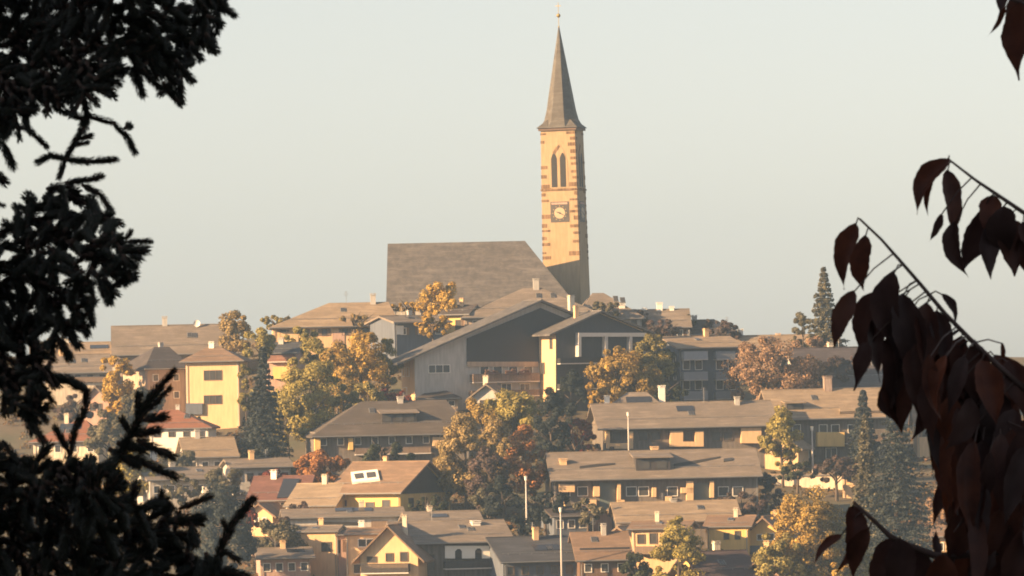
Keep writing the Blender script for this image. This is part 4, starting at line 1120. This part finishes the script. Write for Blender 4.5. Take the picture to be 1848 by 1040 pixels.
tipsM = [((120, 330), (160, 325), (182, 318), 9), ((150, 335), (182, 352), (201, 382), 9), ((165, 372), (190, 405), 10), ((228, 432), (236, 418), 7), ((230, 437), (272, 436), 8), ((232, 452), (252, 470)), ((226, 465), (244, 484)), ((212, 480), (228, 512)),
         ((188, 500), (197, 545), 14), ((160, 540), (166, 585)), ((145, 575), (158, 604)), ((105, 610), (126, 648), 12), ((90, 655), (83, 672)), ((60, 720), (82, 760), 10), ((40, 730), (58, 782)), ((70, 690), (96, 726), 9), ((-10, 560), (10, 610))]
b = bough((-50, 545), [(Mp, 15.5)], tipsM, trunk_limb(-50, 545), sp_o, 5); reparent(b, sp_o)
Bp = [(-90, 815), (0, 812), (30, 820), (66, 822), (104, 836), (156, 826), (200, 842), (240, 880), (268, 905), (310, 935), (340, 975), (366, 1000), (400, 1040), (430, 1100), (-90, 1120)]
tipsB = [((120, 836), (135, 775), (155, 735), (158, 705), 10), ((158, 705), (120, 685), (80, 680), 13), ((80, 680), (40, 676), 14), ((122, 812), (100, 772), 10), ((206, 838), (235, 785), (265, 730), (285, 702), 13), ((285, 702), (315, 668), 9), ((250, 762), (251, 712), 11), ((270, 740), (308, 700), 8), ((262, 758), (300, 752), 12), ((240, 785), (288, 776), 12), ((232, 780), (220, 756), 9),
         ((250, 795), (312, 825), 12), ((215, 800), (262, 812), 14), ((240, 825), (318, 862), 12), ((200, 812), (248, 838), 14), ((268, 905), (300, 900), 9), ((325, 918), (380, 896), 9), ((318, 936), (366, 934), 12), ((345, 945), (352, 985), 12), ((318, 940), (364, 945), 10),
         ((384, 1040), (400, 985), (420, 945), (456, 902), 12), ((412, 962), (402, 940), 7), ((398, 990), (432, 1013), 9), ((395, 1000), (390, 1030), 13), ((372, 1000), (384, 1030), 12), ((400, 1030), (445, 1042), 12), ((290, 905), (292, 888), 9)]
b = bough((-60, 990), [(Bp, 13.5)], tipsB, trunk_limb(-60, 990, .035), sp_o, 8); reparent(b, sp_o)

# ------------------------------------------------------------------ foreground: drooping red brown leaves
LM, nt_, b_l = nodes('red_brown_leaf')
g_ = N(nt_, 'ShaderNodeNewGeometry')
la = ramp(nt_, g_.outputs['Random Per Island'], [(0, (.050, .030, .028)), (.5, (.090, .032, .020)), (1, (.165, .046, .020))])
nz = noise(nt_, coords(nt_), 26, 5)
la = mixc(nt_, ramp(nt_, nz, [(.4, (0, 0, 0)), (.75, (.75,) * 3)]), la, (.025, .010, .010))
nt_.links.new(la, b_l.inputs['Base Color']); b_l.inputs['Roughness'].default_value = .5; b_l.inputs['Specular IOR Level'].default_value = .3
tl = N(nt_, 'ShaderNodeBsdfTranslucent'); nt_.links.new(la, tl.inputs[0])
mx = N(nt_, 'ShaderNodeMixShader'); mx.inputs[0].default_value = .3
nt_.links.new(b_l.outputs[0], mx.inputs[1]); nt_.links.new(tl.outputs[0], mx.inputs[2]); nt_.links.new(mx.outputs[0], nt_.nodes['Material Output'].inputs[0])
LTW = plain('red_brown_twig', (.06, .035, .028), .7, 0, .3)
LD = 8.0
def leaf_blade(mb, a, b, width, rr, depth=0.0):
    """curved, folded blade hanging from photo point a to b"""
    da = LD + depth; A = P(a[0], a[1], da); B = P(b[0], b[1], da + rr.uniform(-.02, .02))
    ax = B - A; L_ = ax.length; ax.normalize()
    view = Vector((0, 1, 0)); sd = ax.cross(view).normalized(); nr = sd.cross(ax).normalized()
    an = R(rr.uniform(-24, 24)); sd, nr = sd * math.cos(an) + nr * math.sin(an), nr * math.cos(an) - sd * math.sin(an)
    w = width * K * LD * .5 * rr.uniform(.86, 1.04)
    sd0, nr0, tw_, curl = sd, nr, rr.uniform(-.9, .9), rr.uniform(-.08, .28)
    ni, cols = 16, (-1, -.55, 0, .55, 1)
    bow = rr.uniform(-.13, .13) * L_; fold = rr.uniform(.2, .9); wav = rr.uniform(0, 6)
    vs, fs = [], []
    for i in range(ni + 1):
        t = i / ni
        if t < .84: prof = math.sin(math.pi * min(1, (t / .90)) ** .82) ** .72 if t > 0 else .02
        else:
            p84 = math.sin(math.pi * (.84 / .90) ** .82) ** .72; prof = p84 * max(0., 1 - (t - .84) / .16) ** 1.3 + .015
        sd, nr = sd0 * math.cos(tw_ * t) + nr0 * math.sin(tw_ * t), nr0 * math.cos(tw_ * t) - sd0 * math.sin(tw_ * t)
        c = A + ax * (L_ * t) + sd0 * (bow * math.sin(math.pi * t)) + nr0 * (curl * L_ * t * t)
        for j, u in enumerate(cols):
            jag = 1 + (.06 if abs(u) == 1 and i % 2 else 0) * (1 if 0 < i < ni else 0) + .05 * math.sin(wav + i * 1.1 + u)
            vs.append(c + sd * (u * w * prof * jag) - nr * (abs(u) * w * prof * fold) + nr * (.08 * w * math.sin(wav + i * .8) * u))
    for i in range(ni):
        for j in range(4): fs.append((i*5 + j, i*5 + j + 1, (i+1)*5 + j + 1, (i+1)*5 + j))
    mb.add(vs, fs)
    return A
tr0 = P(2450, 520, 8.6)
ch_o = empty('cherry_tree', Matrix.Translation((tr0.x, tr0.y, terrain(tr0.x, tr0.y) - .1)), 'dark red leaved cherry whose drooping leaves hang in from the edge of the view', 'tree', 'trees close to the viewer')
mb = MB(); x0, y0, z0 = tr0.x, tr0.y, terrain(tr0.x, tr0.y)
mb.tube([(x0, y0, z0 - .3), (x0 - .03, y0, z0 + 1.2), (x0 + .05, y0, z0 + 2.8), (x0, y0, z0 + 4.5)], [.13, .11, .08, .03], 12)
o = mb.build('trunk', BARK, None, smooth=True); reparent(o, ch_o)
def leafy(twigs, leaves, seed, filler=None, nfill=0):
    rr = random.Random(seed)
    mb = MB(); lb = MB()
    allp = []
    for tw, r_a, r_b in twigs:
        pts = [P(p[0], p[1], LD + (p[2] if len(p) > 2 else 0)) for p in tw]
        n = len(pts); mb.tube(pts, [r_b + (r_a - r_b) * i / max(1, n-1) for i in range(n)], 7)
        for a, b in zip(tw, tw[1:]):
            for k in range(8):
                f = k / 8; allp.append((a[0] + (b[0]-a[0])*f, a[1] + (b[1]-a[1])*f, (a[2] if len(a) > 2 else 0)))
    todo = [(l[0], l[1], l[2], rr.uniform(-.03, .03)) for l in leaves]
    for _ in range(nfill):
        for _t in range(60):
            q = (rr.uniform(min(p[0] for p in filler), max(p[0] for p in filler)), rr.uniform(min(p[1] for p in filler), max(p[1] for p in filler)))
            if inpoly(q, filler): break
        ln = rr.uniform(90, 185); dx = rr.gauss(-8, 26)
        todo.append((q, (q[0] + dx, q[1] + ln), rr.uniform(28, 50), rr.uniform(-.16, .22)))
    for a, b, w, dp in todo:
        A = leaf_blade(lb, a, b, w, rr, dp)
        c = allp
        q = min(c, key=lambda p: math.hypot(p[0]-a[0], p[1]-a[1]) + (200 if p[1] > a[1] + 6 else 0))
        Q = P(q[0], q[1], LD + q[2])
        m_ = (A + Q) / 2 + Vector((0, 0, .004))
        mb.tube([Q, m_, A + (P(b[0], b[1], LD + dp) - A) * .05], [.0012, .0010, .0010], 5)
    br = mb.build('branch', LTW, None, smooth=True); reparent(br, ch_o)
    me = bpy.data.meshes.new('leaves'); me.from_pydata(lb.v, [], lb.f); me.update()
    me.polygons.foreach_set('use_smooth', [True] * len(lb.f))
    o = link('leaves', me, LM, br)
    o.matrix_parent_inverse = Matrix.Identity(4)
    return br
# the two slim shoots and the top one
leafy([([(1712, 288), (1760, 325), (1800, 352), (1850, 386), (2050, 470, .2), (2440, 560, .6)], .0042, .0014)],
      [((1714, 286), (1655, 388), 40), ((1684, 318), (1676, 392), 13), ((1709, 306), (1722, 440), 46), ((1722, 400), (1742, 500), 36), ((1700, 385), (1677, 436), 17), ((1776, 376), (1742, 492), 52), ((1792, 352), (1778, 440), 44), ((1796, 400), (1788, 505), 40), ((1822, 395), (1830, 500), 62), ((1846, 400), (1850, 490), 56), ((1812, 372), (1822, 470), 60), ((1870, 400), (1872, 520), 60)], 21)
leafy([([(1552, 396), (1590, 432), (1620, 466), (1660, 512), (1705, 566), (1750, 612), (1810, 668), (1870, 720), (2080, 800, .2), (2440, 840, .6)], .0048, .0015)],
      [((1545, 402), (1521, 524), 46), ((1561, 424), (1567, 530), 44), ((1541, 524), (1505, 630), 37), ((1572, 528), (1558, 650), 50), ((1566, 618), (1537, 704), 40), ((1612, 490), (1612, 640), 56), ((1590, 515), (1600, 600), 36), ((1628, 530), (1640, 700), 60),
       ((1628, 640), (1636, 782), 66), ((1672, 545), (1664, 690), 46), ((1700, 530), (1727, 588), 22), ((1650, 620), (1656, 770), 44), ((1712, 612), (1690, 730), 56), ((1735, 606), (1742, 730), 54), ((1762, 620), (1768, 740), 62), ((1795, 640), (1822, 745), 56), ((1820, 650), (1850, 760), 54),
       ((1716, 715), (1708, 802), 44), ((1756, 700), (1750, 830), 56), ((1716, 792), (1712, 912), 46), ((1690, 640), (1700, 760), 50), ((1735, 800), (1722, 930), 50), ((1790, 700), (1790, 830), 60), ((1600, 560), (1618, 690), 50), ((1605, 690), (1622, 770), 42), ((1808, 618), (1810, 660), 10), ((1588, 560), (1592, 690), 44), ((1640, 560), (1650, 650), 46), ((1660, 600), (1676, 740), 46), ((1600, 610), (1612, 740), 46), ((1690, 560), (1702, 660), 42), ((1730, 660), (1722, 770), 44), ((1770, 650), (1800, 770), 48), ((1625, 545), (1606, 640), 40)], 22, [(1640, 590), (1700, 600), (1745, 640), (1730, 740), (1690, 720), (1650, 680)], 12)
leafy([([(1700, 745, .06), (1780, 765, .05), (1870, 800, .05), (2080, 850, .2), (2440, 880, .6)], .008, .002), ([(1735, 860, .04), (1800, 880, .04), (1900, 900, .1), (2440, 930, .6)], .008, .002)],
      [((1752, 850), (1742, 960), 52), ((1720, 905), (1712, 985), 40)], 23,
      [(1722, 720), (1760, 660), (1860, 720), (1900, 760), (1900, 900), (1760, 930), (1735, 850)], 56)
leafy([([(1540, 906), (1575, 938), (1606, 968), (1640, 985), (1690, 1004), (1760, 1000), (1860, 985), (2080, 960, .2), (2440, 950, .6)], .008, .0022), ([(1725, 915, .03), (1790, 885, .03), (1880, 870, .05), (2100, 880, .2), (2440, 890, .6)], .008, .002)],
      [((1540, 912), (1512, 1030), 50), ((1520, 965), (1467, 1018), 20), ((1568, 954), (1532, 1050), 40), ((1612, 972), (1568, 1065), 56), ((1625, 972), (1620, 1090), 64), ((1650, 990), (1660, 1080), 50), ((1700, 1000), (1690, 1090), 56), ((1697, 1012), (1694, 950), 16), ((1730, 930), (1712, 1020), 54)], 24,
      [(1715, 930), (1780, 900), (1900, 900), (1900, 1030), (1720, 1020)], 36)
leafy([([(1800, -10), (1850, 8), (1960, 20, .1), (2440, 120, .6)], .006, .0016)],
      [((1842, 5), (1838, 146), 50), ((1812, 0), (1785, 68), 13), ((1832, -6), (1850, 60), 46), ((1815, -20), (1806, 22), 30), ((1866, 10), (1868, 140), 50)], 25)

# ------------------------------------------------------------------ ground, haze, light
build_terrain()
hz = MB(); hz.box((-2700, -1560, -72.5), (2700, 3260, 82))
mh = bpy.data.materials.new('haze_air'); mh.use_nodes = True
nth = mh.node_tree
for n_ in list(nth.nodes):
    if n_.type != 'OUTPUT_MATERIAL': nth.nodes.remove(n_)
pv = N(nth, 'ShaderNodeVolumePrincipled')
pv.inputs['Color'].default_value = (.50, .74, 1.0, 1); pv.inputs['Density'].default_value = .00016; pv.inputs['Anisotropy'].default_value = .2
nth.links.new(pv.outputs[0], nth.nodes['Material Output'].inputs['Volume'])
o = hz.build('haze', mh); tag(o, kind='stuff')

w = bpy.data.worlds.new('World'); scene.world = w; w.use_nodes = True
nt = w.node_tree; bg = nt.nodes['Background']
sky = N(nt, 'ShaderNodeTexSky', sky_type='NISHITA'); sky.sun_disc = False
sky.sun_elevation = SUN_EL; sky.sun_rotation = math.atan2(TOSUN.x, TOSUN.y)
sky.air_density = 1.0; sky.dust_density = 1.2; sky.ozone_density = 1.0; sky.altitude = 600
hs = N(nt, 'ShaderNodeHueSaturation'); hs.inputs['Saturation'].default_value = .42
nt.links.new(sky.outputs[0], hs.inputs['Color']); nt.links.new(mixc(nt, 1., hs.outputs[0], (1.0, .955, .94), 'MULTIPLY'), bg.inputs[0]); bg.inputs[1].default_value = .0545
sun = bpy.data.lights.new('sun', 'SUN'); sun.energy = 5.0; sun.angle = R(.5); sun.color = (1, .63, .31)
so = bpy.data.objects.new('sun', sun); COL.objects.link(so); so.rotation_euler = TOSUN.to_track_quat('Z', 'Y').to_euler()
so.location = (-60, 700, 120)

scene.view_settings.view_transform = 'Standard'; scene.view_settings.look = 'None'
scene.view_settings.exposure = 1.68; scene.view_settings.gamma = 1.0
scene.render.engine = 'CYCLES'
cy = scene.cycles
cy.use_denoising = True
try: cy.denoiser = 'OPENIMAGEDENOISE'
except Exception: pass
cy.max_bounces = 6; cy.diffuse_bounces = 3; cy.glossy_bounces = 2; cy.transmission_bounces = 3; cy.volume_bounces = 0; cy.transparent_max_bounces = 4
cy.sample_clamp_indirect = 8
cy.filter_width = 1.8
